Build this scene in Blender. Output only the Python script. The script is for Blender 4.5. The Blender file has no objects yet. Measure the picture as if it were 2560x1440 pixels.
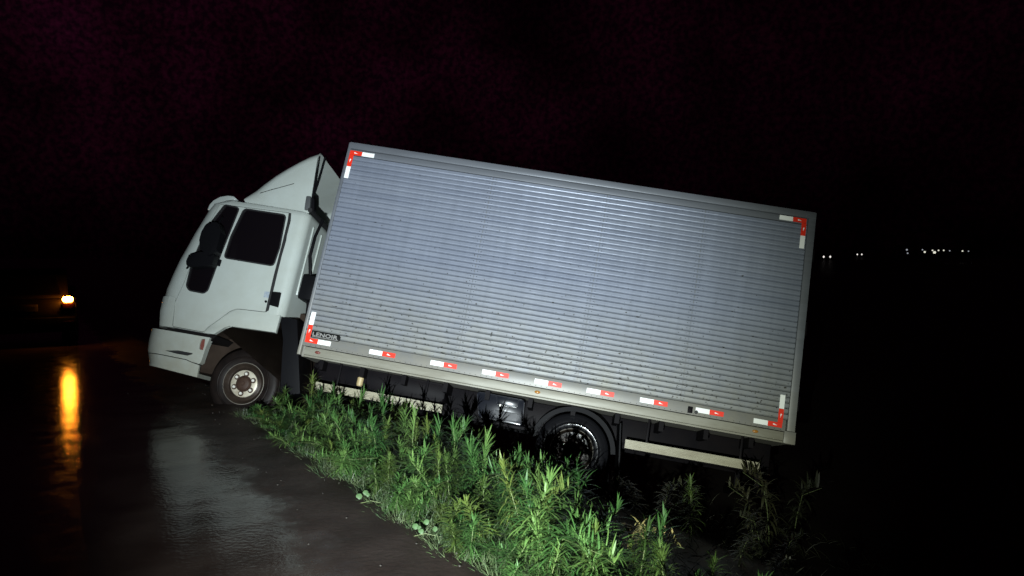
import bpy, bmesh, math, random
import numpy as np
from mathutils import Vector, Matrix, noise

random.seed(7)
rng = np.random.default_rng(7)
scene = bpy.context.scene
COL = scene.collection

# ------------------------------------------------------------------ camera, night sky, torch, exposure
EYE = Vector((0.0, 0.0, 1.65))
PITCH = math.radians(2.26)
FOC = 1900.0                                     # focal length, in units of a 2560-wide frame
cam_d = bpy.data.cameras.new('camera')
cam = bpy.data.objects.new('camera', cam_d)
COL.objects.link(cam)
cam.location = EYE
cam.rotation_euler = (math.radians(90) - PITCH, 0, 0)
cam_d.sensor_width = 36.0
cam_d.lens = 36.0 * FOC / 2560.0
cam_d.clip_start = 0.05
cam_d.clip_end = 6000
scene.camera = cam

world = bpy.data.worlds.new('World')
scene.world = world
world.use_nodes = True
nt = world.node_tree
nt.nodes.clear()
wo = nt.nodes.new('ShaderNodeOutputWorld')
bg = nt.nodes.new('ShaderNodeBackground')
tc = nt.nodes.new('ShaderNodeTexCoord')
# mottled night sky: fine maroon grain like sensor noise, tinted redder towards the left
n1 = nt.nodes.new('ShaderNodeTexNoise'); n1.inputs['Scale'].default_value = 170.0; n1.inputs['Detail'].default_value = 3.0
n2 = nt.nodes.new('ShaderNodeTexNoise'); n2.inputs['Scale'].default_value = 7.0; n2.inputs['Detail'].default_value = 2.0
rp = nt.nodes.new('ShaderNodeValToRGB')
rp.color_ramp.elements[0].position = 0.38; rp.color_ramp.elements[0].color = (0.0030, 0.0004, 0.0020, 1)
rp.color_ramp.elements[1].position = 0.70; rp.color_ramp.elements[1].color = (0.0120, 0.0010, 0.0050, 1)
dt = nt.nodes.new('ShaderNodeVectorMath'); dt.operation = 'DOT_PRODUCT'; dt.inputs[1].default_value = (-0.78, 0.60, 0.12)
mr = nt.nodes.new('ShaderNodeMapRange'); mr.inputs['From Min'].default_value = 0.35; mr.inputs['From Max'].default_value = 1.0
mr.inputs['To Min'].default_value = 0.45; mr.inputs['To Max'].default_value = 1.25
mu = nt.nodes.new('ShaderNodeMath'); mu.operation = 'MULTIPLY_ADD'; mu.inputs[1].default_value = 2.4; mu.inputs[2].default_value = -0.55
m3 = nt.nodes.new('ShaderNodeMath'); m3.operation = 'MULTIPLY'
sc_ = nt.nodes.new('ShaderNodeVectorMath'); sc_.operation = 'SCALE'
nt.links.new(tc.outputs['Generated'], n1.inputs['Vector'])
nt.links.new(tc.outputs['Generated'], n2.inputs['Vector'])
nt.links.new(tc.outputs['Generated'], dt.inputs[0])
nt.links.new(dt.outputs['Value'], mr.inputs['Value'])
nt.links.new(n2.outputs['Fac'], mu.inputs[0])
nt.links.new(mu.outputs[0], m3.inputs[0]); nt.links.new(mr.outputs['Result'], m3.inputs[1])
nt.links.new(n1.outputs['Fac'], rp.inputs['Fac'])
nt.links.new(rp.outputs['Color'], sc_.inputs[0]); nt.links.new(m3.outputs[0], sc_.inputs['Scale'])
sz = nt.nodes.new('ShaderNodeSeparateXYZ'); nt.links.new(tc.outputs['Generated'], sz.inputs[0])
hz = nt.nodes.new('ShaderNodeMapRange'); hz.interpolation_type = 'SMOOTHSTEP'          # darkened low down so the horizon melts into the ground
hz.inputs['From Min'].default_value = 0.0; hz.inputs['From Max'].default_value = 0.22
hz.inputs['To Min'].default_value = 0.12; hz.inputs['To Max'].default_value = 1.0
nt.links.new(sz.outputs['Z'], hz.inputs['Value'])
s2_ = nt.nodes.new('ShaderNodeVectorMath'); s2_.operation = 'SCALE'
nt.links.new(sc_.outputs[0], s2_.inputs[0]); nt.links.new(hz.outputs['Result'], s2_.inputs['Scale'])
nt.links.new(s2_.outputs[0], bg.inputs['Color'])
bg.inputs['Strength'].default_value = 1.0
nt.links.new(bg.outputs[0], wo.inputs['Surface'])


def pixel_ray(px, py):
    x, y = (px - 1280) / FOC, (py - 720) / FOC
    c, s = math.cos(PITCH), math.sin(PITCH)
    return Vector((x, c - s * y, -s - c * y))


# the hand torch of whoever takes the picture: a cool hot spot inside a wide, warmer spill
TORCH = Vector((-0.30, 0.10, 1.08))


def torch(name, aim, power, half_deg, blend, color):
    ld = bpy.data.lights.new(name, 'SPOT')
    ld.energy = power
    ld.spot_size = math.radians(2 * half_deg)
    ld.spot_blend = blend
    ld.shadow_soft_size = 0.012
    ld.color = color
    lo = bpy.data.objects.new(name, ld)
    COL.objects.link(lo)
    lo.location = TORCH
    p = EYE + pixel_ray(*aim) * 8.5
    lo.rotation_euler = (p - TORCH).to_track_quat('-Z', 'Y').to_euler()
    return lo


torch('torch_spot', (1080, 770), 3500, 27.0, 1.0, (0.75, 0.85, 1.0))
torch('torch_spill', (1240, 930), 2600, 31.0, 0.85, (0.92, 1.0, 0.86))

scene.view_settings.view_transform = 'Standard'
scene.view_settings.look = 'None'
scene.view_settings.exposure = 0.0
scene.view_settings.gamma = 1.0
scene.cycles.use_denoising = True
scene.cycles.sample_clamp_indirect = 6.0
scene.cycles.max_bounces = 6

# ------------------------------------------------------------------ materials


def mat(name, color, rough=0.5, metal=0.0, spec=0.5, coat=0.0, emit=None, emit_s=0.0,
        var=None, var_scale=6.0, var_amt=0.5, bump=0.0, bump_scale=60.0, stretch=None, sub=0.0):
    m = bpy.data.materials.new(name)
    m.use_nodes = True
    t = m.node_tree
    b = t.nodes['Principled BSDF']
    b.inputs['Base Color'].default_value = (*color, 1)
    b.inputs['Roughness'].default_value = rough
    b.inputs['Metallic'].default_value = metal
    b.inputs['Specular IOR Level'].default_value = spec
    b.inputs['Coat Weight'].default_value = coat
    if emit:
        b.inputs['Emission Color'].default_value = (*emit, 1)
        b.inputs['Emission Strength'].default_value = emit_s
    vec = None
    if var or bump:
        c = t.nodes.new('ShaderNodeTexCoord')
        mp = t.nodes.new('ShaderNodeMapping')
        if stretch:
            mp.inputs['Scale'].default_value = stretch
        t.links.new(c.outputs['Object'], mp.inputs['Vector'])
        vec = mp.outputs['Vector']
    if var:
        n = t.nodes.new('ShaderNodeTexNoise')
        n.inputs['Scale'].default_value = var_scale
        n.inputs['Detail'].default_value = 6
        n.inputs['Roughness'].default_value = 0.65
        t.links.new(vec, n.inputs['Vector'])
        r = t.nodes.new('ShaderNodeValToRGB')
        r.color_ramp.elements[0].position = 0.5 - 0.25 * (1.1 - var_amt) - 0.05
        r.color_ramp.elements[0].color = (*color, 1)
        r.color_ramp.elements[1].position = 0.5 + 0.25 * (1.1 - var_amt) + 0.1
        r.color_ramp.elements[1].color = (*var, 1)
        t.links.new(n.outputs['Fac'], r.inputs['Fac'])
        t.links.new(r.outputs['Color'], b.inputs['Base Color'])
    if bump:
        n = t.nodes.new('ShaderNodeTexNoise')
        n.inputs['Scale'].default_value = bump_scale
        n.inputs['Detail'].default_value = 4
        t.links.new(vec, n.inputs['Vector'])
        bp = t.nodes.new('ShaderNodeBump')
        bp.inputs['Strength'].default_value = bump
        bp.inputs['Distance'].default_value = 0.01
        t.links.new(n.outputs['Fac'], bp.inputs['Height'])
        t.links.new(bp.outputs['Normal'], b.inputs['Normal'])
    return m


def splash_dirt(m, z_full, z_none, dirt=(0.13, 0.105, 0.075), most=0.85, scale=5.0):
    """road dirt thrown up from below: heaviest at z_full, gone at z_none (heights on the truck), broken up by noise"""
    t = m.node_tree
    b = t.nodes['Principled BSDF']
    c = t.nodes.new('ShaderNodeTexCoord'); c.name = 'dirt_coord'
    sp = t.nodes.new('ShaderNodeSeparateXYZ')
    t.links.new(c.outputs['Object'], sp.inputs[0])
    mr = t.nodes.new('ShaderNodeMapRange')
    mr.inputs['From Min'].default_value = z_none
    mr.inputs['From Max'].default_value = z_full
    t.links.new(sp.outputs['Z'], mr.inputs['Value'])
    n = t.nodes.new('ShaderNodeTexNoise')
    n.inputs['Scale'].default_value = scale
    n.inputs['Detail'].default_value = 7
    n.inputs['Roughness'].default_value = 0.7
    t.links.new(c.outputs['Object'], n.inputs['Vector'])
    ml = t.nodes.new('ShaderNodeMath'); ml.operation = 'MULTIPLY'
    ad = t.nodes.new('ShaderNodeMath'); ad.operation = 'MULTIPLY_ADD'
    ad.inputs[1].default_value = 1.5; ad.inputs[2].default_value = 0.15
    t.links.new(n.outputs['Fac'], ad.inputs[0])
    t.links.new(mr.outputs['Result'], ml.inputs[0])
    t.links.new(ad.outputs[0], ml.inputs[1])
    m2 = t.nodes.new('ShaderNodeMath'); m2.operation = 'MULTIPLY'; m2.use_clamp = True
    m2.inputs[1].default_value = most
    t.links.new(ml.outputs[0], m2.inputs[0])
    mx = t.nodes.new('ShaderNodeMix'); mx.data_type = 'RGBA'
    base = b.inputs['Base Color']
    if base.is_linked:
        t.links.new(base.links[0].from_socket, mx.inputs[6])
    else:
        mx.inputs[6].default_value = base.default_value
    mx.inputs[7].default_value = (*dirt, 1)
    t.links.new(m2.outputs[0], mx.inputs[0])
    t.links.new(mx.outputs[2], base)
    mm = t.nodes.new('ShaderNodeMath'); mm.operation = 'MULTIPLY_ADD'; mm.use_clamp = True
    mm.inputs[1].default_value = -b.inputs['Metallic'].default_value
    mm.inputs[2].default_value = b.inputs['Metallic'].default_value
    t.links.new(m2.outputs[0], mm.inputs[0])
    t.links.new(mm.outputs[0], b.inputs['Metallic'])
    return m


Z0 = -0.82                                      # wheel line of the truck in its own measure
M = {}
M['alu'] = splash_dirt(mat('aluminium_planks', (0.197, 0.222, 0.285), 0.36, 0.33, var=(0.26, 0.287, 0.35), var_scale=3.0, var_amt=0.5,
                           stretch=(0.25, 1, 3), bump=0.09, bump_scale=25), 0.0 - Z0, 1.35 - Z0, dirt=(0.235, 0.228, 0.180), most=0.85)
M['alu_rail'] = splash_dirt(mat('aluminium_rail', (0.165, 0.178, 0.205), 0.45, 0.25, var=(0.125, 0.134, 0.15), var_scale=4, stretch=(0.4, 1, 4)),
                            0.0 - Z0, 1.0 - Z0, dirt=(0.215, 0.200, 0.155), most=0.8)
M['sill'] = mat('dirty_light_grey_sill', (0.27, 0.265, 0.22), 0.5, 0.1, var=(0.18, 0.168, 0.128), var_scale=5, var_amt=0.5, stretch=(0.5, 1, 3))
M['white'] = splash_dirt(mat('white_cab_paint', (0.40, 0.44, 0.42), 0.24, coat=0.3, var=(0.36, 0.39, 0.36), var_scale=3.5, bump=0.02, bump_scale=3), -0.5 - Z0, 0.6 - Z0, dirt=(0.25, 0.235, 0.175), most=0.7, scale=6)
M['white_in'] = mat('white_moulding_inside', (0.50, 0.52, 0.56), 0.5, var=(0.42, 0.44, 0.48), var_scale=4)
M['guard'] = mat('dirty_white_guard_rail', (0.34, 0.325, 0.235), 0.5, var=(0.22, 0.195, 0.13), var_scale=7, stretch=(0.6, 1, 2))
M['black'] = mat('black_plastic', (0.004, 0.004, 0.005), 0.5, spec=0.06)
M['seal'] = mat('black_rubber_seal', (0.008, 0.008, 0.009), 0.6)
M['glass'] = mat('dark_tinted_glass', (0.004, 0.003, 0.004), 0.06, spec=0.45)
M['chassis'] = mat('black_chassis_steel', (0.0038, 0.0034, 0.0046), 0.5, spec=0.05, var=(0.0075, 0.006, 0.0065), var_scale=4)
M['tank'] = mat('glossy_black_box', (0.007, 0.008, 0.012), 0.25, coat=0.25, spec=0.35, bump=0.05, bump_scale=8)
M['tyre'] = mat('muddy_tyre_rubber', (0.0045, 0.0035, 0.0035), 0.5, spec=0.12, var=(0.014, 0.0095, 0.008), var_scale=8)
M['tyre_wet'] = mat('wet_tyre_rubber', (0.006, 0.006, 0.007), 0.13, spec=0.7, bump=0.10, bump_scale=40)
M['rim'] = mat('muddy_steel_rim', (0.020, 0.014, 0.011), 0.4, 0.2, spec=0.3, var=(0.045, 0.032, 0.024), var_scale=9)
M['rim_dark'] = mat('wet_shaded_rim', (0.004, 0.0035, 0.0035), 0.25, spec=0.15, var=(0.030, 0.022, 0.014), var_scale=10)  # rear rims: the shade in the dish is put into the colour
M['rim_edge'] = mat('bare_rim_edge', (0.42, 0.39, 0.34), 0.3, 0.6)
M['plate'] = mat('pale_wheel_plate', (0.55, 0.52, 0.43), 0.4, 0.2, var=(0.35, 0.30, 0.22), var_scale=14)
M['hub'] = mat('rusty_hub', (0.030, 0.015, 0.011), 0.6, spec=0.25, var=(0.05, 0.028, 0.018), var_scale=20)
M['nut'] = mat('bright_wheel_nut', (0.75, 0.73, 0.66), 0.35, 0.3)
M['tape_w'] = mat('white_reflective_tape', (0.93, 0.95, 0.94), 0.35, bump=0.04, bump_scale=300)
M['tape_r'] = mat('red_reflective_tape', (0.80, 0.035, 0.014), 0.35, bump=0.04, bump_scale=300)
M['badge'] = mat('black_badge', (0.003, 0.003, 0.003), 0.6, spec=0.1)
M['badge_t'] = mat('grey_badge_letters', (0.24, 0.235, 0.225), 0.45)
M['amber'] = mat('amber_lens_unlit', (0.35, 0.15, 0.02), 0.25, coat=0.3)
M['redlens'] = mat('dull_red_lens', (0.16, 0.05, 0.04), 0.3, coat=0.3)
M['tan'] = mat('tan_plastic', (0.40, 0.31, 0.16), 0.5)
M['liner'] = mat('muddy_wheel_housing', (0.020, 0.014, 0.011), 0.8, spec=0.05, var=(0.042, 0.030, 0.023), var_scale=5)
M['grille'] = mat('dark_step', (0.006, 0.005, 0.005), 0.7, spec=0.1)
M['stem'] = mat('weed_stem', (0.10, 0.13, 0.045), 0.6)
M['leaf'] = mat('weed_leaf_green', (0.042, 0.088, 0.030), 0.5, spec=0.18, var=(0.078, 0.130, 0.046), var_scale=5)
M['leaf2'] = mat('weed_leaf_olive', (0.060, 0.086, 0.026), 0.5, spec=0.18, var=(0.045, 0.072, 0.026), var_scale=5)
M['leaf3'] = mat('weed_leaf_ditch_shade', (0.020, 0.025, 0.011), 0.5, var=(0.032, 0.029, 0.015), var_scale=4)  # olive-brown leaf, darkened further: the ditch's shade is put into the colour
M['leaf_dry'] = mat('withered_leaf', (0.26, 0.19, 0.075), 0.6, var=(0.13, 0.15, 0.05), var_scale=5)
M['leaf_broad'] = mat('broad_leaf', (0.048, 0.088, 0.036), 0.5, spec=0.2)
M['grass'] = mat('grass_blades', (0.022, 0.046, 0.016), 0.5, var=(0.068, 0.086, 0.036), var_scale=9.0, var_amt=0.8)
M['soil'] = mat('wet_dark_soil', (0.0065, 0.005, 0.0042), 0.5, spec=0.35, var=(0.012, 0.010, 0.007), var_scale=3, bump=0.6, bump_scale=12)
M['pebble'] = mat('wet_pebble', (0.035, 0.030, 0.027), 0.25, var=(0.09, 0.085, 0.075), var_scale=8)
M['carpaint'] = mat('dark_car_paint', (0.0035, 0.0025, 0.0024), 0.6, spec=0.04)
M['cartrim'] = mat('car_black_trim', (0.0010, 0.0008, 0.0008), 0.7, spec=0.03)
M['plate_car'] = mat('grey_number_plate', (0.030, 0.028, 0.030), 0.6, spec=0.1)
M['plate_dark'] = mat('dark_plate_characters', (0.012, 0.012, 0.012), 0.5)
M['lit_amber'] = mat('lit_amber_flasher', (0.8, 0.3, 0.02), 0.3, emit=(1.0, 0.29, 0.02), emit_s=150.0)
M['redglass'] = mat('red_tail_lens', (0.010, 0.001, 0.001), 0.4, spec=0.1)
M['lamp_on'] = mat('lit_street_lamp', (0.9, 0.9, 0.8), 0.3, emit=(1.0, 0.98, 0.82), emit_s=0.8)
M['lamp_dim'] = mat('faint_street_lamp', (0.9, 0.9, 0.8), 0.3, emit=(0.85, 0.9, 1.0), emit_s=0.35)
M['head_on'] = mat('lit_headlight', (0.9, 0.9, 0.9), 0.3, emit=(1.0, 0.93, 0.88), emit_s=1.0)
M['steel'] = mat('grey_steel_pole', (0.10, 0.10, 0.10), 0.5, 0.5)

# wet asphalt with a film of water, giving way to rough mud within half a metre of the verge
rm = bpy.data.materials.new('wet_asphalt_and_mud')
rm.use_nodes = True
t = rm.node_tree
b = t.nodes['Principled BSDF']
c = t.nodes.new('ShaderNodeTexCoord')


def tex(scale, detail):
    n = t.nodes.new('ShaderNodeTexNoise'); n.inputs['Scale'].default_value = scale; n.inputs['Detail'].default_value = detail
    t.links.new(c.outputs['Object'], n.inputs['Vector']); return n.outputs['Fac']


def remap(v, a0, a1, b0, b1):
    m = t.nodes.new('ShaderNodeMapRange')
    for k, q in (('From Min', a0), ('From Max', a1), ('To Min', b0), ('To Max', b1)):
        m.inputs[k].default_value = q
    t.links.new(v, m.inputs['Value']); return m.outputs['Result']


def math2(op, v, w):
    m = t.nodes.new('ShaderNodeMath'); m.operation = op
    for i, q in enumerate((v, w)):
        if isinstance(q, (int, float)): m.inputs[i].default_value = q
        else: t.links.new(q, m.inputs[i])
    return m.outputs[0]


dp = t.nodes.new('ShaderNodeVectorMath'); dp.operation = 'DOT_PRODUCT'
dp.inputs[1].default_value = (0.8390, 0.5442, 0)
t.links.new(c.outputs['Object'], dp.inputs[0])
s_lat = math2('SUBTRACT', dp.outputs['Value'], -0.166 * 0.8390 + 3.94 * 0.5442)
wob = math2('ADD', remap(tex(1.6, 6), 0.3, 0.7, -0.16, 0.16), remap(tex(11, 3), 0.3, 0.7, -0.06, 0.06))
mud = remap(math2('ADD', s_lat, wob), -0.74, -0.52, 0.0, 1.0)
cr = t.nodes.new('ShaderNodeValToRGB')
cr.color_ramp.elements[0].position = 0.35; cr.color_ramp.elements[0].color = (0.016, 0.0110, 0.0092, 1)
cr.color_ramp.elements[1].position = 0.70; cr.color_ramp.elements[1].color = (0.031, 0.0228, 0.0196, 1)
t.links.new(tex(2.3, 9), cr.inputs['Fac'])
t.links.new(cr.outputs['Color'], b.inputs['Base Color'])
rough = math2('ADD', remap(tex(6, 5), 0.35, 0.65, 0.07, 0.15), math2('MULTIPLY', mud, 0.40))
t.links.new(rough, b.inputs['Roughness'])
t.links.new(remap(mud, 0, 1, 0.16, 0.10), b.inputs['Specular IOR Level'])
grain = math2('ADD', tex(32, 4), math2('MULTIPLY', math2('MULTIPLY', tex(26, 5), mud), 2.5))
bp = t.nodes.new('ShaderNodeBump'); bp.inputs['Strength'].default_value = 0.27; bp.inputs['Distance'].default_value = 0.006
t.links.new(grain, bp.inputs['Height'])
t.links.new(bp.outputs['Normal'], b.inputs['Normal'])
M['road'] = rm

# small flecks of mud and scuffs on the planks, thicker low down
t = M['alu'].node_tree
b = t.nodes['Principled BSDF']
c = t.nodes.new('ShaderNodeTexCoord')
nf = t.nodes.new('ShaderNodeTexNoise'); nf.inputs['Scale'].default_value = 30; nf.inputs['Detail'].default_value = 2
t.links.new(c.outputs['Object'], nf.inputs['Vector'])
spz = t.nodes.new('ShaderNodeSeparateXYZ'); t.links.new(c.outputs['Object'], spz.inputs[0])
th = t.nodes.new('ShaderNodeMapRange')
th.inputs['From Min'].default_value = 0.1 - Z0; th.inputs['From Max'].default_value = 2.2 - Z0
th.inputs['To Min'].default_value = 0.635; th.inputs['To Max'].default_value = 0.75
t.links.new(spz.outputs['Z'], th.inputs['Value'])
mps = t.nodes.new('ShaderNodeMapping'); mps.inputs['Scale'].default_value = (9.0, 1.0, 0.55)
t.links.new(c.outputs['Object'], mps.inputs['Vector'])
nst = t.nodes.new('ShaderNodeTexNoise'); nst.inputs['Scale'].default_value = 1.0; nst.inputs['Detail'].default_value = 5; nst.inputs['Roughness'].default_value = 0.7
t.links.new(mps.outputs['Vector'], nst.inputs['Vector'])
stv = t.nodes.new('ShaderNodeMapRange'); stv.inputs['From Min'].default_value = 0.35; stv.inputs['From Max'].default_value = 0.65
stv.inputs['To Min'].default_value = 0.91; stv.inputs['To Max'].default_value = 1.04
t.links.new(nst.outputs['Fac'], stv.inputs['Value'])
gt = t.nodes.new('ShaderNodeMath'); gt.operation = 'SUBTRACT'
t.links.new(nf.outputs['Fac'], gt.inputs[0]); t.links.new(th.outputs['Result'], gt.inputs[1])
gm = t.nodes.new('ShaderNodeMath'); gm.operation = 'MULTIPLY'; gm.use_clamp = True; gm.inputs[1].default_value = 25
t.links.new(gt.outputs[0], gm.inputs[0])
mx = t.nodes.new('ShaderNodeMix'); mx.data_type = 'RGBA'
vs_ = t.nodes.new('ShaderNodeVectorMath'); vs_.operation = 'SCALE'
t.links.new(b.inputs['Base Color'].links[0].from_socket, vs_.inputs[0])
t.links.new(stv.outputs['Result'], vs_.inputs['Scale'])
t.links.new(vs_.outputs[0], mx.inputs[6])
mx.inputs[7].default_value = (0.035, 0.032, 0.026, 1)
t.links.new(gm.outputs[0], mx.inputs[0])
t.links.new(mx.outputs[2], b.inputs['Base Color'])

# ------------------------------------------------------------------ object helpers


def tag(o, label=None, cat=None, group=None, kind=None):
    if label: o['label'] = label
    if cat: o['category'] = cat
    if group: o['group'] = group
    if kind: o['kind'] = kind
    return o


def empty(name, loc=(0, 0, 0), rz=0.0, parent=None):
    o = bpy.data.objects.new(name, None)
    o.empty_display_size = 0.1
    COL.objects.link(o)
    o.location = loc
    o.rotation_euler = (0, 0, rz)
    o.parent = parent
    return o


def finish(me, smooth=35.0):
    if smooth:
        me.shade_smooth()
        me.set_sharp_from_angle(angle=math.radians(smooth))
    return me


def link(name, me, mats, parent=None):
    if not isinstance(mats, (list, tuple)):
        mats = [mats]
    if not me.materials:
        for m in mats:
            me.materials.append(m)
    o = bpy.data.objects.new(name, me)
    COL.objects.link(o)
    o.parent = parent
    return o


def from_bm(name, bm, mats, parent=None, smooth=35.0, recalc=True):
    if recalc:
        bmesh.ops.recalc_face_normals(bm, faces=bm.faces)
    me = bpy.data.meshes.new(name)
    bm.to_mesh(me)
    bm.free()
    finish(me, smooth)
    return link(name, me, mats, parent)


def bm_box(bm, x0, x1, y0, y1, z0, z1, mi=0, bevel=0.0):
    vs = [bm.verts.new((x, y, z)) for x in (x0, x1) for y in (y0, y1) for z in (z0, z1)]
    fs = [bm.faces.new([vs[i] for i in q]) for q in ((0, 1, 3, 2), (4, 6, 7, 5), (0, 4, 5, 1), (2, 3, 7, 6), (0, 2, 6, 4), (1, 5, 7, 3))]
    for f in fs:
        f.material_index = mi
    if bevel:
        es = list({e for f in fs for e in f.edges})
        bmesh.ops.bevel(bm, geom=es, offset=bevel, segments=2, affect='EDGES', profile=0.5)
    return fs


def bm_prism(bm, pts, y0, y1, mi=0, bevel=0.0, seg=2):
    """outline pts (x, z) extruded along y"""
    a = [bm.verts.new((x, y0, z)) for x, z in pts]
    c = [bm.verts.new((x, y1, z)) for x, z in pts]
    fs = [bm.faces.new(a), bm.faces.new(c[::-1])]
    n = len(pts)
    for i in range(n):
        j = (i + 1) % n
        fs.append(bm.faces.new((a[j], a[i], c[i], c[j])))
    for f in fs:
        f.material_index = mi
    if bevel:
        bmesh.ops.bevel(bm, geom=list(fs[0].edges) + list(fs[1].edges), offset=bevel, segments=seg, affect='EDGES', profile=0.5)
    return fs


def bm_tube(bm, path, r, n=8, mi=0, caps=True):
    """round bar through a list of points; r is a number or one per point"""
    path = [Vector(p) for p in path]
    rings = []
    for i, p in enumerate(path):
        d = (path[min(i + 1, len(path) - 1)] - path[max(i - 1, 0)]).normalized()
        u = d.orthogonal().normalized() if i == 0 else (u - d * u.dot(d)).normalized()
        v = d.cross(u)
        ri = r[i] if isinstance(r, (list, tuple)) else r
        rings.append([bm.verts.new(p + (u * math.cos(2 * math.pi * k / n) + v * math.sin(2 * math.pi * k / n)) * ri) for k in range(n)])
    for a, c in zip(rings, rings[1:]):
        for k in range(n):
            f = bm.faces.new((a[k], a[(k + 1) % n], c[(k + 1) % n], c[k])); f.material_index = mi
    if caps:
        for rg in (rings[0][::-1], rings[-1]):
            f = bm.faces.new(rg); f.material_index = mi


def bm_lathe(bm, prof, n=48, mi=0, closed=True, centre=(0, 0, 0)):
    """profile (radius, y) turned about the y axis"""
    cx, cy, cz = centre
    rings = []
    for r, y in prof:
        if r < 1e-6:
            rings.append([bm.verts.new((cx, cy + y, cz))])
        else:
            rings.append([bm.verts.new((cx + r * math.cos(2 * math.pi * k / n), cy + y, cz + r * math.sin(2 * math.pi * k / n))) for k in range(n)])
    prs = list(zip(rings, rings[1:]))
    if closed:
        prs.append((rings[-1], rings[0]))
    for a, c in prs:
        for k in range(n):
            k2 = (k + 1) % n
            if len(a) == 1 and len(c) == 1:
                continue
            if len(a) == 1:
                f = bm.faces.new((a[0], c[k], c[k2]))
            elif len(c) == 1:
                f = bm.faces.new((a[k], c[0], a[k2]))
            else:
                f = bm.faces.new((a[k], c[k], c[k2], a[k2]))
            f.material_index = mi


def rounded(pts, r, seg=4):
    """round the corners of a polygon of 2D points"""
    out = []
    n = len(pts)
    for i in range(n):
        p, a, c = Vector(pts[i]), Vector(pts[i - 1]), Vector(pts[(i + 1) % n])
        ri = r[i] if isinstance(r, (list, tuple)) else r
        da, dc = (a - p), (c - p)
        k = min(ri, da.length * 0.45, dc.length * 0.45)
        p0, p1 = p + da.normalized() * k, p + dc.normalized() * k
        if k < 1e-5:
            out.append(tuple(p)); continue
        for s in range(seg + 1):
            q = s / seg
            out.append(tuple(p0 * (1 - q) ** 2 + p * 2 * q * (1 - q) + p1 * q ** 2))
    return out


def boolean(bm_a, cutters, op='DIFFERENCE'):
    """returns a mesh: solid a cut by (or met with) each of the cutter solids"""
    def tmp(bm):
        bmesh.ops.recalc_face_normals(bm, faces=bm.faces)
        me = bpy.data.meshes.new('tmp'); bm.to_mesh(me); bm.free()
        o = bpy.data.objects.new('tmp', me); COL.objects.link(o); return o
    o = tmp(bm_a)
    cs = []
    for bmc, op_ in cutters:
        k = tmp(bmc); cs.append(k)
        md = o.modifiers.new('cut', 'BOOLEAN'); md.operation = op_; md.object = k; md.solver = 'EXACT'
    dg = bpy.context.evaluated_depsgraph_get(); dg.update()
    me = bpy.data.meshes.new_from_object(o.evaluated_get(dg))
    for k in cs + [o]:
        d = k.data; bpy.data.objects.remove(k); bpy.data.meshes.remove(d)
    me.materials.clear()
    return me


# ------------------------------------------------------------------ where the truck stands: its own axes in the world
T_O = Vector((-2.41599721, 8.52835706, 0.57863069))          # foot of the box's front corner post, near side
T_X = Vector((0.98185578, -0.10124144, -0.16034152))         # towards its tail
T_Y = Vector((0.05488789, 0.96108807, -0.27073426))          # towards its far side
T_Z = Vector((0.18151185, 0.25702119, 0.94920681))           # up, as the truck leans
X0, Y0 = 2.0, 1.1                                            # base point under the middle of the truck


def side(px, py, d=0.0):
    """a measured point on the truck's side, d metres in from the face of the box: (x, z) in truck measure"""
    r = pixel_ray(px, py)
    k = ((T_O + T_Y * d - EYE).dot(T_Y)) / r.dot(T_Y)
    p = EYE + r * k - T_O
    return p.dot(T_X) - X0, p.dot(T_Z) - Z0


def poly(pts, d=0.0):
    return [side(x, y, d) for x, y in pts]


def tx(x): return x - X0
def ty(y): return y - Y0
def tz(z): return z - Z0


# ------------------------------------------------------------------ ground: road, verge and ditch
R0 = Vector((-0.166, 3.94))                                  # a point on the edge of the road
RU = Vector((-0.5442, 0.8390))                               # along the road, away from the camera
RN = Vector((0.8390, 0.5442))                                # across, towards the ditch
PROF_S = [-60, -9, -7.2, -7.0, -0.05, 0.25, 1.05, 1.7, 2.95, 3.95, 5.5, 9, 16, 60]
PROF_Z = [-1.0, -0.5, -0.09, -0.065, -0.065, -0.10, -0.50, -0.70, -0.83, -1.25, -1.5, -1.5, -1.2, -1.2]


def st_of(x, y):
    d = Vector((x, y)) - R0
    return d.dot(RN), d.dot(RU)


def xy_of(s, t_):
    p = R0 + RN * s + RU * t_
    return p.x, p.y


def ground_z(s, t_):
    z = float(np.interp(s, PROF_S, PROF_Z))
    if s > 0.1 and s < 20:
        z += 0.05 * min(1, s) * noise.noise(Vector((s * 1.3, t_ * 1.3, 3.1)))
    return z


def spread(lo, hi, step, grow, far):
    v = list(np.arange(lo, hi + 1e-6, step))
    st, a = step, hi
    while a < far:
        st *= grow; a += st; v.append(a)
    st, a = step, lo
    while a > -far:
        st *= grow; a -= st; v.insert(0, a)
    return v


S = spread(-8.0, 9.0, 0.2, 1.35, 3000)
TT = spread(-6.0, 14.0, 0.25, 1.35, 3000)
vs, fs = [], []
for s in S:
    for t_ in TT:
        x, y = xy_of(s, t_)
        vs.append((x, y, ground_z(s, t_)))
nT = len(TT)
for i in range(len(S) - 1):
    for j in range(nT - 1):
        fs.append((i * nT + j, (i + 1) * nT + j, (i + 1) * nT + j + 1, i * nT + j + 1))
me = bpy.data.meshes.new('ground'); me.from_pydata(vs, [], fs); finish(me, 60)
tag(link('ground', me, M['soil']), kind='structure')

# road sheet with a crumbling edge on the verge side; the material grades from wet asphalt into the muddy shoulder
tt = spread(-8.0, 16.0, 0.08, 1.4, 1500)


def edge_v(t_):
    return 0.10 + (0.09 * noise.noise(Vector((t_ * 1.1, 0.3, 0))) + 0.05 * noise.noise(Vector((t_ * 5.0, 7.3, 0))) if -9 < t_ < 20 else 0)


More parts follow.
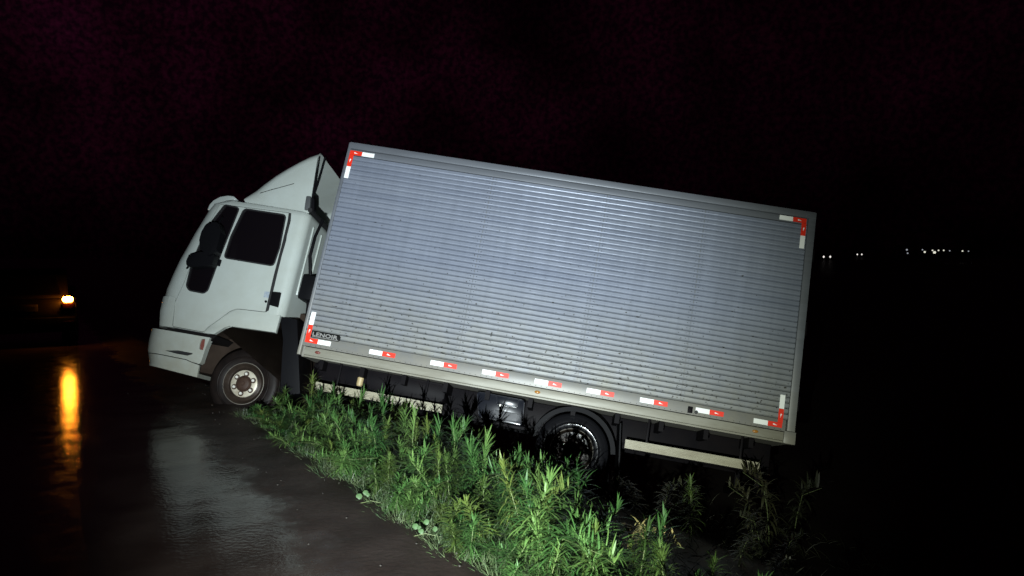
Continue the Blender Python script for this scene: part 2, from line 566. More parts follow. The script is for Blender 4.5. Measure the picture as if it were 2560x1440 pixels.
vs, fs = [], []
for t_ in tt:
    row = [(-7.0, 0.0), (-3.5, 0.0), (-1.2, 0.0)] + [(q, -0.004 - 0.010 * (q + 0.8) + 0.008 * noise.noise(Vector((q * 6, t_ * 6, 1)))) for q in (-0.7, -0.6, -0.5, -0.4, -0.3, -0.2, -0.1, 0.0)] + [(edge_v(t_), -0.02 - 0.30 * edge_v(t_))]
    for s, z in row:
        vs.append((*xy_of(s, t_), z))
n = len(row)
for i in range(len(tt) - 1):
    for k in range(n - 1):
        a = i * n + k
        fs.append((a, a + 1, a + n + 1, a + n))
me = bpy.data.meshes.new('road'); me.from_pydata(vs, [], fs); finish(me, 60)
tag(link('road', me, M['road']), kind='structure')

# ------------------------------------------------------------------ the truck
truck = empty('box_truck')
truck.matrix_world = Matrix((
    (T_X.x, T_Y.x, T_Z.x, 0), (T_X.y, T_Y.y, T_Z.y, 0), (T_X.z, T_Y.z, T_Z.z, 0), (0, 0, 0, 1)))
truck.matrix_world.translation = T_O + T_X * X0 + T_Y * Y0 + T_Z * Z0
tag(truck, 'white cab truck with ribbed aluminium box, slid tail first off the road into the ditch', 'truck')

L, H, W = 5.5, 2.6, 2.3
# --- cargo box: frame rails and posts, roof, far and end walls
bm = bmesh.new()
bm_box(bm, tx(0.03), tx(L - 0.03), ty(0.06), ty(W), tz(-0.02), tz(H - 0.02))
box = from_bm('cargo_box', bm, M['alu_rail'], truck)

for key in ('alu', 'alu_rail'):                     # grime follows the height on the box, not each plank
    for nd in M[key].node_tree.nodes:
        if nd.type == 'TEX_COORD':
            nd.object = box
bm = bmesh.new()
bm_box(bm, tx(0.0), tx(L), ty(-0.006), ty(0.08), tz(2.517), tz(H), bevel=0.012)
from_bm('top_rail', bm, M['alu_rail'], box)
bm = bmesh.new()
bm_box(bm, tx(0.012), tx(L - 0.09), ty(0.004), ty(0.058), tz(2.440), tz(2.510), bevel=0.004)
from_bm('header_strip', bm, M['alu_rail'], box)
bm = bmesh.new()
bm_box(bm, tx(0.028), tx(L - 0.10), ty(0.004), ty(0.058), tz(0.100), tz(0.222), bevel=0.004)
from_bm('skirt_strip', bm, M['alu_rail'], box)
bm = bmesh.new()
bm_box(bm, tx(0.07), tx(L - 0.115), ty(-0.004), ty(0.08), tz(0.0), tz(0.092), bevel=0.006)
bm_box(bm, tx(0.07), tx(L - 0.115), ty(0.012), ty(0.07), tz(-0.022), tz(-0.002), bevel=0.002)
from_bm('sill', bm, M['sill'], box)
bm = bmesh.new()
bm_prism(bm, [(tx(-0.012), tz(-0.01)), (tx(0.03), tz(-0.01)), (tx(0.03), tz(H - 0.005)), (tx(-0.012), tz(H - 0.005))], ty(-0.003), ty(0.09), bevel=0.014)
from_bm('front_post', bm, M['alu_rail'], box)
bm = bmesh.new()
bm_prism(bm, [(tx(L - 0.085), tz(0.11)), (tx(L), tz(0.11)), (tx(L), tz(H - 0.005)), (tx(L - 0.085), tz(H - 0.005))], ty(-0.003), ty(0.09), bevel=0.01)
from_bm('rear_post', bm, M['alu_rail'], box)
bm = bmesh.new()
bm_box(bm, tx(L - 0.112), tx(L + 0.012), ty(-0.008), ty(0.11), tz(-0.025), tz(0.108), bevel=0.008)
from_bm('corner_casting', bm, M['alu_rail'], box)

# --- the planks of the near side: each one a plate with chamfered edges, V grooves between them
N_PL, Z_HI, Z_LO = 37, 2.436, 0.226
PITCH_PL = (Z_HI - Z_LO) / N_PL
segs = 44
prof = [(0.0015, 0.026), (0.004, 0.021), (0.0125, 0.0075), (0.019, 0.004), (PITCH_PL - 0.008, 0.004), (PITCH_PL - 0.004, 0.010), (PITCH_PL - 0.0025, 0.026)]
vs, fs = [], []
for k in range(segs + 1):
    x = 0.03 + (L - 0.09 - 0.03) * k / segs
    for z, y in prof:
        vs.append((tx(x), ty(y + 0.0012 * noise.noise(Vector((x * 2.1, z * 3, 0)))), z))
npf = len(prof)
for k in range(segs):
    for i in range(npf - 1):
        a = k * npf + i
        fs.append((a, a + npf, a + npf + 1, a + 1))
plank = None
for i in range(N_PL):
    if i % 6 == 0:                                  # a few slightly different dents, shared in turn
        me = bpy.data.meshes.new('plank')
        me.from_pydata([(x, y + 0.0012 * noise.noise(Vector((x * 1.9 + i * 9.1, z * 5, i))), z) for x, y, z in vs], [], fs)
        finish(me, 25)
        me.materials.append(M['alu'])
    o = link('plank', me, M['alu'], box)
    o.location = (0, 0, tz(Z_LO + PITCH_PL * i))

# --- seams of the side: rivet pairs along each joint, and the rivet line over the sill
bm = bmesh.new()


def rivet(x, z, r=0.0055, y=0.002):
    c0 = bm.verts.new((tx(x), ty(y - 0.0025), tz(z)))
    rg = [bm.verts.new((tx(x) + r * math.cos(a), ty(y + 0.003), tz(z) + r * math.sin(a))) for a in [k * math.pi / 3 for k in range(6)]]
    for k in range(6):
        bm.faces.new((c0, rg[(k + 1) % 6], rg[k]))


for xs in (1.79, 3.14, 4.27):
    for i in range(N_PL):
        for dx in (-0.035, 0.035):
            rivet(xs + dx, Z_LO + PITCH_PL * (i + 0.55))
for k in range(86):
    rivet(0.12 + k * 0.0615, 0.115, 0.005)
rv = from_bm('rivets', bm, M['chassis'], box)
rv['kind'] = 'stuff'
for xs in (1.79, 3.14, 4.27):                        # joint covers lying in the flats of the planks
    bm = bmesh.new()
    for i in range(N_PL):
        z0 = Z_LO + PITCH_PL * i
        bm_box(bm, tx(xs - 0.006), tx(xs + 0.006), ty(0.0015), ty(0.01), tz(z0 + 0.018), tz(z0 + PITCH_PL - 0.008))
    j = from_bm('panel_joint', bm, M['alu_rail'], box)
    j['kind'] = 'stuff'

# --- reflective tape: strips of white and red, each red piece with its small printed mark
TW, TL_ = 0.052, 0.15


def tape(x, z, horizontal=True, white_first=True, parts='wr'):
    """a strip from its lower front corner; white and red halves side by side, a pale wedge printed on the red"""
    bm = bmesh.new()
    y0, y1 = -0.0030, 0.0035
    seq = parts if white_first else parts[::-1]
    a = 0.0
    for p in seq:
        if horizontal:
            bm_box(bm, tx(x + a), tx(x + a + TL_ - 0.001), ty(y0), ty(y1), tz(z), tz(z + TW), 0 if p == 'w' else 1)
            cx_, cz_ = x + a + TL_ * 0.5, z + TW * 0.5
            m = [(-0.022, 0.002), (-0.016, 0.010), (-0.004, 0.004), (0.024, -0.007), (-0.020, -0.006)]
        else:
            bm_box(bm, tx(x), tx(x + TW), ty(y0), ty(y1), tz(z + a), tz(z + a + TL_ - 0.001), 0 if p == 'w' else 1)
            cx_, cz_ = x + TW * 0.5, z + a + TL_ * 0.5
            m = [(0.002, 0.022), (0.010, 0.016), (0.004, 0.002), (-0.004, -0.024), (-0.006, 0.016)]
        if p == 'r':
            f = bm.faces.new([bm.verts.new((tx(cx_ + u), ty(y0 - 0.001), tz(cz_ + w))) for u, w in m])
            f.material_index = 0
        a += TL_
    return from_bm('reflective_strip', bm, [M['tape_w'], M['tape_r']], box, smooth=0)


for x in (0.802, 1.508, 2.096, 2.684, 3.261, 3.843, 4.443):
    tape(x, 0.136)
# corners of the side: upper front, upper rear, lower front, lower rear
tape(0.030, 2.440, True, False); tape(0.030, 2.139, False, True)
tape(5.095, 2.452, True, True); tape(5.345, 2.150, False, True)
tape(0.048, 0.140, True, False); tape(0.046, 0.193, False, False)
tape(5.060, 0.130, True, True); tape(5.310, 0.183, False, False)

# --- maker's badge: black plate with raised letters
bm = bmesh.new()
bm_prism(bm, rounded([(tx(0.104), tz(0.205)), (tx(0.425), tz(0.205)), (tx(0.443), tz(0.222)), (tx(0.443), tz(0.262)), (tx(0.425), tz(0.281)), (tx(0.104), tz(0.281))], 0.006), ty(-0.006), ty(0.004), bevel=0.0015)
badge = from_bm('name_badge', bm, M['badge'], box)
cu = bpy.data.curves.new('txt', 'FONT')
cu.body = 'LENOIR'; cu.size = 1.0; cu.extrude = 0.03; cu.space_character = 1.06; cu.offset = 0.03
to = bpy.data.objects.new('txt', cu); COL.objects.link(to)
dg = bpy.context.evaluated_depsgraph_get(); dg.update()
me = bpy.data.meshes.new_from_object(to.evaluated_get(dg))
bpy.data.objects.remove(to); bpy.data.curves.remove(cu)
co = np.array([v.co[:] for v in me.vertices])
lo, hi = co.min(0), co.max(0)
for v in me.vertices:
    u = (v.co.x - lo[0]) / (hi[0] - lo[0]); w = (v.co.y - lo[1]) / (hi[1] - lo[1])
    v.co = (tx(0.118 + u * 0.296), ty(-0.0095 if v.co.z > 0 else -0.004), tz(0.224 + w * 0.045))
bm = bmesh.new(); bm.from_mesh(me)
bm_box(bm, tx(0.118), tx(0.425), ty(-0.0095), ty(-0.004), tz(0.213), tz(0.2195))
bmesh.ops.recalc_face_normals(bm, faces=bm.faces)
bm.to_mesh(me); bm.free(); me.materials.clear()
# letters and plate are one print: joined to the badge itself
bmj = bmesh.new(); bmj.from_mesh(badge.data)
n0 = len(bmj.faces); bmj.from_mesh(me)
bmj.faces.ensure_lookup_table()
for f in bmj.faces[n0:]:
    f.material_index = 1
bmj.to_mesh(badge.data); bmj.free(); badge.data.materials.append(M['badge_t'])

# --- side marker lamps and small fittings
for x, m, rx in ((0.225, 'redlens', 0.035), (2.735, 'amber', 0.034), (5.09, 'amber', 0.034)):
    bm = bmesh.new()
    bm_lathe(bm, [(0.0, -0.014), (0.6, -0.012), (0.9, -0.006), (1.0, 0.004), (0.0, 0.004)], 20, closed=False)
    for v in bm.verts:
        v.co = (tx(x) + v.co.x * rx, ty(-0.004) + v.co.y, tz(0.046) + v.co.z * 0.018)
    from_bm('marker_lamp', bm, M[m], box, smooth=60)
bm = bmesh.new(); bm_box(bm, tx(4.36), tx(4.412), ty(-0.012), ty(0.01), tz(0.115), tz(0.185), bevel=0.006)
bm_box(bm, tx(4.372), tx(4.400), ty(-0.018), ty(0.0), tz(0.13), tz(0.172), bevel=0.004)
from_bm('latch_plate', bm, M['chassis'], box)
bm = bmesh.new(); bm_lathe(bm, [(0, -0.02), (0.018, -0.018), (0.02, 0.0), (0, 0.0)], 14, closed=False, centre=(tx(4.452), ty(0), tz(0.135)))
from_bm('rubber_stop', bm, M['seal'], box)
for z in (0.42, 1.25, 2.1):
    bm = bmesh.new(); bm_box(bm, tx(L - 0.004), tx(L + 0.03), ty(0.03), ty(0.16), tz(z - 0.08), tz(z + 0.08), bevel=0.01)
    from_bm('door_hinge', bm, M['chassis'], box)
bm = bmesh.new(); bm_tube(bm, [(tx(L + 0.04), ty(0.35), tz(0.12)), (tx(L + 0.04), ty(0.35), tz(2.5))], 0.016)
from_bm('lock_bar', bm, M['alu_rail'], box)

# --- chassis
bm = bmesh.new()
for y in (0.62, 1.58):
    bm_box(bm, tx(-1.30), tx(5.35), ty(y), ty(y + 0.075), tz(-0.36), tz(-0.14), bevel=0.006)
for x in np.arange(0.25, 5.3, 0.48):
    bm_box(bm, tx(x), tx(x + 0.05), ty(0.06), ty(2.24), tz(-0.13), tz(-0.026))
for x in (0.2, 1.6, 2.9, 4.4, 5.2):
    bm_box(bm, tx(x), tx(x + 0.1), ty(0.68), ty(1.6), tz(-0.33), tz(-0.18))
chassis = from_bm('chassis', bm, M['chassis'], truck)
bm = bmesh.new(); bm_box(bm, tx(0.05), tx(5.4), ty(0.50), ty(0.53), tz(-0.30), tz(-0.03), bevel=0.004)
from_bm('under_panel', bm, M['chassis'], chassis)
bm = bmesh.new()
bm_tube(bm, [(tx(3.19), ty(0.3), tz(-0.48)), (tx(3.19), ty(1.95), tz(-0.48))], 0.065, 12)
bm_lathe(bm, [(0, -0.2), (0.14, -0.16), (0.19, 0), (0.14, 0.16), (0, 0.2)], 16, closed=False, centre=(tx(3.19), ty(1.12), tz(-0.48)))
from_bm('rear_axle', bm, M['chassis'], chassis)
bm = bmesh.new(); bm_tube(bm, [(tx(-0.57), ty(0.25), tz(-0.44)), (tx(-0.57), ty(2.0), tz(-0.44))], 0.05, 10)
from_bm('front_axle', bm, M['chassis'], chassis)
for x, z in ((3.19, -0.40), (-0.57, -0.36)):
    for y in (0.62, 1.6):
        bm = bmesh.new()
        for k in range(4):
            hl = 0.62 - 0.11 * k
            pts = [(tx(x - hl + 2 * hl * i / 8), tz(z + 0.10 * ((i - 4) / 4) ** 2 * (hl / 0.62) ** 2 - 0.018 * k)) for i in range(9)]
            bm_prism(bm, [(a, c_ + 0.008) for a, c_ in pts] + [(a, c_ - 0.008) for a, c_ in pts[::-1]], ty(y), ty(y + 0.07))
        from_bm('leaf_spring', bm, M['chassis'], chassis)

# --- wheels


def wheel(x, y, z, flip, dual, r=0.404):
    """y is the outer face of the tyre; flip -1 puts it on the far side"""
    w = empty('wheel', (tx(x), ty(y), tz(z)), parent=truck)
    def lathe(prof, name, m, n=56, off=0.0, smooth=40):
        bm = bmesh.new()
        bm_lathe(bm, [(a, (c_ + off) * flip) for a, c_ in prof], n, closed=(name == 'tyre'))
        return from_bm(name, bm, m, w, smooth)
    tp = [(0.228, 0.030), (0.236, 0.014), (0.262, 0.004), (0.286, 0.001), (0.291, -0.006), (0.298, -0.009), (0.305, -0.006), (0.310, 0.002), (0.345, 0.004), (0.380, 0.014), (r - 0.004, 0.030),
          (r, 0.040), (r, 0.062), (r - 0.010, 0.064), (r - 0.010, 0.072), (r, 0.074), (r, 0.100), (r - 0.010, 0.102), (r - 0.010, 0.110), (r, 0.112), (r, 0.136),
          (r - 0.010, 0.138), (r - 0.010, 0.146), (r, 0.148), (r, 0.170), (r - 0.004, 0.180), (0.335, 0.204), (0.292, 0.210), (0.236, 0.198), (0.228, 0.180)]
    lathe(tp, 'tyre', M['tyre_wet' if dual else 'tyre'])
    if dual:
        lathe(tp, 'tyre', M['tyre_wet'], off=0.245)
        rp_ = [(0.236, 0.026), (0.240, 0.018), (0.234, 0.014), (0.226, 0.020), (0.214, 0.05), (0.205, 0.13), (0.165, 0.135), (0.16, 0.13), (0.0, 0.13)]
        zb = 0.128
    else:
        rp_ = [(0.236, 0.026), (0.240, 0.016), (0.234, 0.010), (0.226, 0.016), (0.212, 0.046), (0.190, 0.062), (0.165, 0.046), (0.155, 0.040), (0.0, 0.040)]
        zb = 0.038
    rim_ = lathe(rp_, 'rim', M['rim_dark' if dual else 'rim'])
    lathe([(0.2415, 0.022), (0.2425, 0.014), (0.236, 0.008), (0.2325, 0.012)], 'rim_edge', M['rim_edge'])
    lathe([(0.156, zb + 0.002), (0.155, zb - 0.006), (0.148, zb - 0.010), (0.075, zb - 0.010), (0.07, zb)], 'wheel_plate', M['plate'] if not dual else M['rim_dark'])
    if dual:
        lathe([(0.0, zb - 0.085), (0.06, zb - 0.082), (0.078, zb - 0.07), (0.086, zb - 0.01), (0.10, zb - 0.008)], 'hub', M['chassis'], 24)
        lathe([(0.100, zb - 0.012), (0.148, zb - 0.013), (0.150, zb)], 'wheel_ring', M['rim'], 40)
    else:
        lathe([(0.0, zb - 0.055), (0.02, zb - 0.054), (0.024, zb - 0.045), (0.062, zb - 0.042), (0.076, zb - 0.034), (0.088, zb - 0.012), (0.094, zb - 0.010)], 'hub', M['hub'], 24)
    bmn = bmesh.new()
    bm_lathe(bmn, [(0.0, -0.024), (0.012, -0.024), (0.0165, -0.020), (0.0175, -0.006), (0.031, -0.004), (0.032, 0.0)], 12, closed=False)
    for f in bmn.faces:
        if max(math.hypot(v.co.x, v.co.z) for v in f.verts) > 0.02:
            f.material_index = 1
    bmesh.ops.recalc_face_normals(bmn, faces=bmn.faces)
    men = bpy.data.meshes.new('wheel_nut'); bmn.to_mesh(men); bmn.free(); finish(men, 30)
    for k in range(6):
        a = math.radians(88 + 60 * k)
        nn = link('wheel_nut', men, [M['nut'], M['hub']], w)
        nn.location = (0.114 * math.cos(a), (zb - 0.010) * flip, 0.114 * math.sin(a))
        nn.scale = (1, flip, 1)
    return w


FW = side(607, 958.5, 0.16)
RW = side(1428, 1127, 0.14)
FX, FZ = FW[0] + X0, FW[1] + Z0
RX, RZ = RW[0] + X0, RW[1] + Z0
wheel(FX, 0.16, FZ, 1, False)
wheel(FX, 2.14, FZ, -1, False)
wheel(RX, 0.10, RZ, 1, True)
wheel(RX, 2.20, RZ, -1, True)
print('HUBS', FX, FZ, RX, RZ)
for x, z, y in ((FX, FZ, .26), (FX, FZ, 2.04), (RX, RZ, .3), (RX, RZ, 2.0)):
    p = T_O + T_X * x + T_Y * y + T_Z * z
    print('contact', p.x, p.y, p.z - 0.383 * 0.96, 's,t', st_of(p.x, p.y), ground_z(*st_of(p.x, p.y)))

# --- mudguards over the rear wheels, flaps


def guard(x, z, r, a0, a1, y0, y1, name, m, th=0.012, n=22):
    bm = bmesh.new()
    out = [(tx(x) + r * math.cos(a), tz(z) + r * math.sin(a)) for a in np.radians(np.linspace(a0, a1, n))]
    inn = [(tx(x) + (r - th) * math.cos(a), tz(z) + (r - th) * math.sin(a)) for a in np.radians(np.linspace(a1, a0, n))]
    bm_prism(bm, out + inn, ty(y0), ty(y1))
    return from_bm(name, bm, M[m], truck, 50)


guard(RX, RZ + 0.0, 0.455, 10, 165, 0.06, 0.64, 'mudguard', 'black')
guard(RX, RZ + 0.0, 0.470, 5, 170, 0.035, 0.075, 'mudguard', 'black', 0.05)
guard(RX, RZ + 0.0, 0.455, 10, 165, 1.66, 2.24, 'mudguard', 'black')
for y in (0.07, 1.70):
    bm = bmesh.new()
    bm_prism(bm, [(tx(RX + 0.47), tz(-0.12)), (tx(RX + 0.485), tz(-0.12)), (tx(RX + 0.56), tz(-0.78)), (tx(RX + 0.545), tz(-0.78))], ty(y), ty(y + 0.52))
    from_bm('mud_flap', bm, M['black'], truck)

# --- battery and tool box in front of the rear wheel
bm = bmesh.new()
tb = poly([(1192, 978), (1312, 1000), (1306, 1064), (1196, 1042)], 0.12)
bm_prism(bm, rounded(tb, 0.03), ty(0.12), ty(0.60), bevel=0.015)
toolbox = from_bm('tool_box', bm, M['tank'], truck)
bm = bmesh.new(); bm_prism(bm, rounded(poly([(1243, 989), (1297, 999), (1293, 1020), (1241, 1011)], 0.11), 0.012), ty(0.106), ty(0.13), bevel=0.006)
from_bm('lid', bm, M['tank'], toolbox)
bm = bmesh.new(); bm_prism(bm, rounded(poly([(1238, 1024), (1296, 1035), (1293, 1054), (1236, 1044)], 0.11), 0.008), ty(0.100), ty(0.13), bevel=0.014, seg=3)
from_bm('drawer', bm, M['tank'], toolbox)
kx, kz = side(1250, 1013, 0.1)
bm = bmesh.new(); bm_lathe(bm, [(0, -0.02), (0.012, -0.018), (0.015, 0.0), (0, 0.02)], 12, closed=False, centre=(kx, ty(0.104), kz))
from_bm('lock', bm, M['nut'], toolbox)
# air tanks and a canister between the wheels
bm = bmesh.new()
ax_, az_ = side(960, 975, 0.4)
bm_lathe(bm, [(0, -0.32), (0.08, -0.30), (0.12, -0.26), (0.12, 0.26), (0.08, 0.30), (0, 0.32)], 20, closed=False)
for v in bm.verts:
    v.co = (ax_ + v.co.y, ty(0.42) + v.co.x, az_ + v.co.z)
from_bm('air_tank', bm, M['chassis'], truck)
vx, vz = side(900, 955, 0.2)
bm = bmesh.new(); bm_lathe(bm, [(0, -0.05), (0.030, -0.048), (0.036, -0.03), (0.036, 0.05), (0, 0.05)], 16, closed=False)
for v in bm.verts:
    v.co = (vx + v.co.x, ty(0.2) + v.co.z, vz + v.co.y)
from_bm('filler_cap', bm, M['tan'], truck)
bm = bmesh.new(); bm_tube(bm, [(*(lambda q: (q[0], ty(0.3), q[1]))(side(1056, 965, 0.3)),), (*(lambda q: (q[0], ty(0.3), q[1]))(side(1058, 978, 0.3)),)], 0.012)
from_bm('hose_end', bm, M['nut'], truck)
# fuel tank on the near side behind the cab
bm = bmesh.new()
ft = poly([(800, 905), (1120, 965), (1112, 1010), (800, 950)], 0.35)
bm_prism(bm, rounded(ft, 0.05), ty(0.22), ty(0.58), bevel=0.02)
from_bm('fuel_tank', bm, M['chassis'], truck)

# --- side guards: ribbed pale rails on thin hangers


def side_guard(corners, d, hangers):
    (xa, za), (xb, zb_), (xc, zc), (xd, zd) = corners      # upper front, upper rear, lower rear, lower front
    bm = bmesh.new()
    nr = 6
    prof = []
    for i in range(nr):
        a, c_ = i / nr, (i + 1) / nr
        prof += [(a + 0.02, 0.0), (c_ - 0.055, 0.0), (c_ - 0.04, 0.005), (c_ + 0.0, 0.005)]
    rows = []
    n = 12
    for k in range(n + 1):
        q = k / n
        bx, bz, ux, uz = xd + (xc - xd) * q, zd + (zc - zd) * q, xa + (xb - xa) * q, za + (zb_ - za) * q
        w = 0.006 * noise.noise(Vector((q * 3.0, d * 7, xa)))
        rows.append([bm.verts.new((bx + (ux - bx) * a, ty(d + y + w), bz + (uz - bz) * a)) for a, y in prof])
        rows[-1] += [bm.verts.new((ux, ty(d + 0.03), uz)), bm.verts.new((bx, ty(d + 0.03), bz))]
    for a, c_ in zip(rows, rows[1:]):
        m_ = len(a)
        for i in range(m_):
            j = (i + 1) % m_
            bm.faces.new((a[i], c_[i], c_[j], a[j]))
    bm.faces.new(rows[0]); bm.faces.new(rows[-1][::-1])
    g = from_bm('side_guard', bm, M['guard'], truck, smooth=20)
    for q in hangers:
        x, z = xa + (xb - xa) * q, za + (zb_ - za) * q
        bm = bmesh.new()
        bm_box(bm, x - 0.012, x + 0.012, ty(d + 0.032), ty(d + 0.05), z - 0.08, tz(-0.02), bevel=0.003)
        from_bm('hanger', bm, M['chassis'], g)
    return g


side_guard(poly([(792, 955), (1106, 1012), (1103, 1033), (790, 975)], 0.03), 0.03, (0.15, 0.85))
side_guard(poly([(1564, 1098), (1900, 1157), (1896, 1180), (1561, 1120)], 0.03), 0.03, (0.16, 0.86))
bm = bmesh.new(); bm_prism(bm, rounded(poly([(776, 951), (806, 957), (803, 974), (788, 972)], 0.02), 0.01), ty(0.015), ty(0.045), bevel=0.004)
from_bm('guard_end', bm, M['guard'], truck)
# rear underrun bar
bm = bmesh.new(); bm_box(bm, tx(5.28), tx(5.36), ty(0.15), ty(2.15), tz(-0.62), tz(-0.52), bevel=0.012)
for y in (0.62, 1.6):
    bm_box(bm, tx(5.29), tx(5.35), ty(y), ty(y + 0.06), tz(-0.52), tz(-0.2))
from_bm('underrun_bar', bm, M['chassis'], truck)

# --- cab: one solid, then door, windows and seams cut from it
CD0, CD1 = 0.07, 2.13


def loft(stations, d0, d1, rf, rr_, n=6, crown=0.0):
    """stations (z, x_front, x_rear, side inset), bottom to top; plan outline with rounded front and rear corners"""
    bm = bmesh.new()
    rings = []
    for z, xf, xr, ins in stations:
        a0, a1 = ty(d0 + ins), ty(d1 - ins)
        ring = []
        for cx_, cy_, r, s0 in ((xr, a0, rr_, 0), (xf, a0, rf, 1), (xf, a1, rf, 2), (xr, a1, rr_, 3)):
            ox = cx_ - r if cx_ == xr else cx_ + r
            oy = cy_ + r if cy_ == a0 else cy_ - r
            for k in range(n + 1):
                th = math.radians((0, -90, 180, 90)[s0] - 90 * k / n)
                ring.append(bm.verts.new((ox + r * math.cos(th), oy + r * math.sin(th), z)))
        rings.append(ring)
    for a, c_ in zip(rings, rings[1:]):
        m_ = len(a)
        for i in range(m_):
            j = (i + 1) % m_
            bm.faces.new((a[i], a[j], c_[j], c_[i]))
    bm.faces.new(rings[0][::-1]); bm.faces.new(rings[-1])
    return bm


XR = side(770, 528, CD0)[0] + 0.02


def cab_stations():
    px = [(406, 818), (411, 780), (424, 728), (440, 690), (456, 656), (471, 630), (492, 592), (512, 560), (527, 535), (540, 519)]
    st = []
    for i, (x, y) in enumerate(px):
        fx, fz = side(x, y, CD0 + 0.22)
        st.append((fz, fx, XR, 0.0))
    st = [(st[0][0] - 0.10, st[0][1], XR, 0.0)] + st
    z, fx = st[-1][0], st[-1][1]
    top = side(770, 528, CD0)[1]
    st += [(top - 0.05, fx + 0.06, XR, 0.005), (top - 0.015, fx + 0.10, XR - 0.01, 0.025), (top + 0.005, fx + 0.15, XR - 0.03, 0.07), (top + 0.02, fx + 0.25, XR - 0.08, 0.2)]
    st = sorted(st, key=lambda q: q[0])
    return st


def cab_solid():
    return loft(cab_stations(), CD0, CD1, 0.20, 0.11)


def cutter(pts, y0, y1):
    bm = bmesh.new(); bm_prism(bm, pts, ty(y0), ty(y1)); return bm


def grow(pts, g):
    """offset a polygon outward by g (inward when negative)"""
    c_ = sum((Vector(p) for p in pts), Vector((0, 0))) / len(pts)
    n = len(pts)
    area = sum(pts[i][0] * pts[(i + 1) % n][1] - pts[(i + 1) % n][0] * pts[i][1] for i in range(n))
    sg = 1 if area > 0 else -1
    out = []
    for i in range(n):
        p, a, q = Vector(pts[i]), Vector(pts[i - 1]), Vector(pts[(i + 1) % n])
        e0, e1 = (p - a), (q - p)
        if e0.length < 1e-6 or e1.length < 1e-6:
            out.append(tuple(p)); continue
        n0 = Vector((e0.y, -e0.x)).normalized() * sg
        n1_ = Vector((e1.y, -e1.x)).normalized() * sg
        m_ = n0 + n1_
        m_ = m_ / max(0.3, m_.dot(n0)) if m_.length > 1e-6 else n0
        out.append(tuple(p + m_ * g))
    return out


D = CD0
door_out = rounded(poly([(437, 755), (460, 705), (486, 635), (520, 560), (549, 510), (724, 531), (716, 600), (664, 781), (594, 773), (575, 779), (550, 798), (520, 819), (509, 831), (431, 817)], D), 0.02, 3)
win_main = rounded(poly([(610, 521), (716, 537), (700, 620), (684, 666), (559, 645), (577, 590)], D), [0.05, 0.05, 0.01, 0.05, 0.05, 0.01], 5)
win_front = rounded(poly([(562, 511), (600, 519), (553, 636), (520, 727), (509, 734), (473, 727), (465, 715), (478, 660), (504, 600), (530, 552)], D), [0.035, 0.05, 0.01, 0.03, 0.02, 0.02, 0.03, 0.01, 0.01, 0.01], 4)
fender_out = poly([(508, 833), (519, 819), (550, 798), (574, 779), (593, 773), (701, 788.5), (689, 833), (574, 814), (561, 818), (536, 836)], D)
arch_cut = poly([(380, 900), (380, 812), (431, 818), (509, 832), (519, 820), (550, 799), (574, 780), (593, 774), (701, 789.5), (760, 800), (740, 900)], D)

cab_me = boolean(cab_solid(), [(cutter(door_out, -0.3, 0.16), 'DIFFERENCE'), (cutter(arch_cut, -0.3, 0.80), 'DIFFERENCE')])
finish(cab_me, 30)
cab = link('cab', cab_me, M['white'], truck)
door_me = boolean(cab_solid(), [(cutter(grow(door_out, -0.007), -0.3, 0.155), 'INTERSECT'),
                               (cutter(win_main, -0.3, CD0 + 0.03), 'DIFFERENCE'), (cutter(win_front, -0.3, CD0 + 0.03), 'DIFFERENCE')])
finish(door_me, 30)
door = link('door', door_me, M['white'], truck)
bm = bmesh.new(); bm_prism(bm, grow(door_out, 0.012), ty(CD0 + 0.02), ty(CD0 + 0.05))
sl = from_bm('door_seal', bm, M['seal'], truck)
for w, nm in ((win_main, 'window'), (win_front, 'quarter_window')):
    bm = bmesh.new(); bm_prism(bm, grow(w, -0.004), ty(CD0 + 0.016), ty(CD0 + 0.035))
    p = from_bm(nm, bm, M['glass'], door)
    bm = bmesh.new()
    o_, i_ = grow(w, 0.004), grow(w, -0.012)
    a = [bm.verts.new((x, ty(CD0 - 0.004), z)) for x, z in o_]; c_ = [bm.verts.new((x, ty(CD0 - 0.004), z)) for x, z in i_]
    a2 = [bm.verts.new((x, ty(CD0 + 0.02), z)) for x, z in o_]; c2 = [bm.verts.new((x, ty(CD0 + 0.02), z)) for x, z in i_]
    n = len(o_)
    for i in range(n):
        j = (i + 1) % n
        bm.faces.new((a[i], a[j], c_[j], c_[i])); bm.faces.new((c_[i], c_[j], c2[j], c2[i])); bm.faces.new((a[j], a[i], a2[i], a2[j]))
    from_bm('window_rubber', bm, M['seal'], door)

# windscreen and roof gap line
st = cab_stations()
bm = bmesh.new()
rows = []
for z, xf, xr, ins in [q for q in st if side(456, 690, .3)[1] < q[0] < side(527, 525, .3)[1]]:
    rows.append([bm.verts.new((xf - 0.006 + 0.05 * abs((k - 6) / 6) ** 4 * 0, ty(0.36 + (1.84 - 0.36) * k / 12), z)) for k in range(13)])
for a, c_ in zip(rows, rows[1:]):
    for k in range(12):
        bm.faces.new((a[k], a[k + 1], c_[k + 1], c_[k]))
from_bm('windscreen', bm, M['glass'], cab, recalc=False)

# black gasket showing along the rear edge of the door
bm = bmesh.new(); bm_prism(bm, poly([(722, 532), (728, 533), (727, 552), (712, 610), (692, 690), (672, 776), (664, 781), (665, 772), (684, 690), (706, 606), (719, 553)], D), ty(CD0 - 0.002), ty(CD0 + 0.03))
from_bm('door_gasket', bm, M['seal'], door)
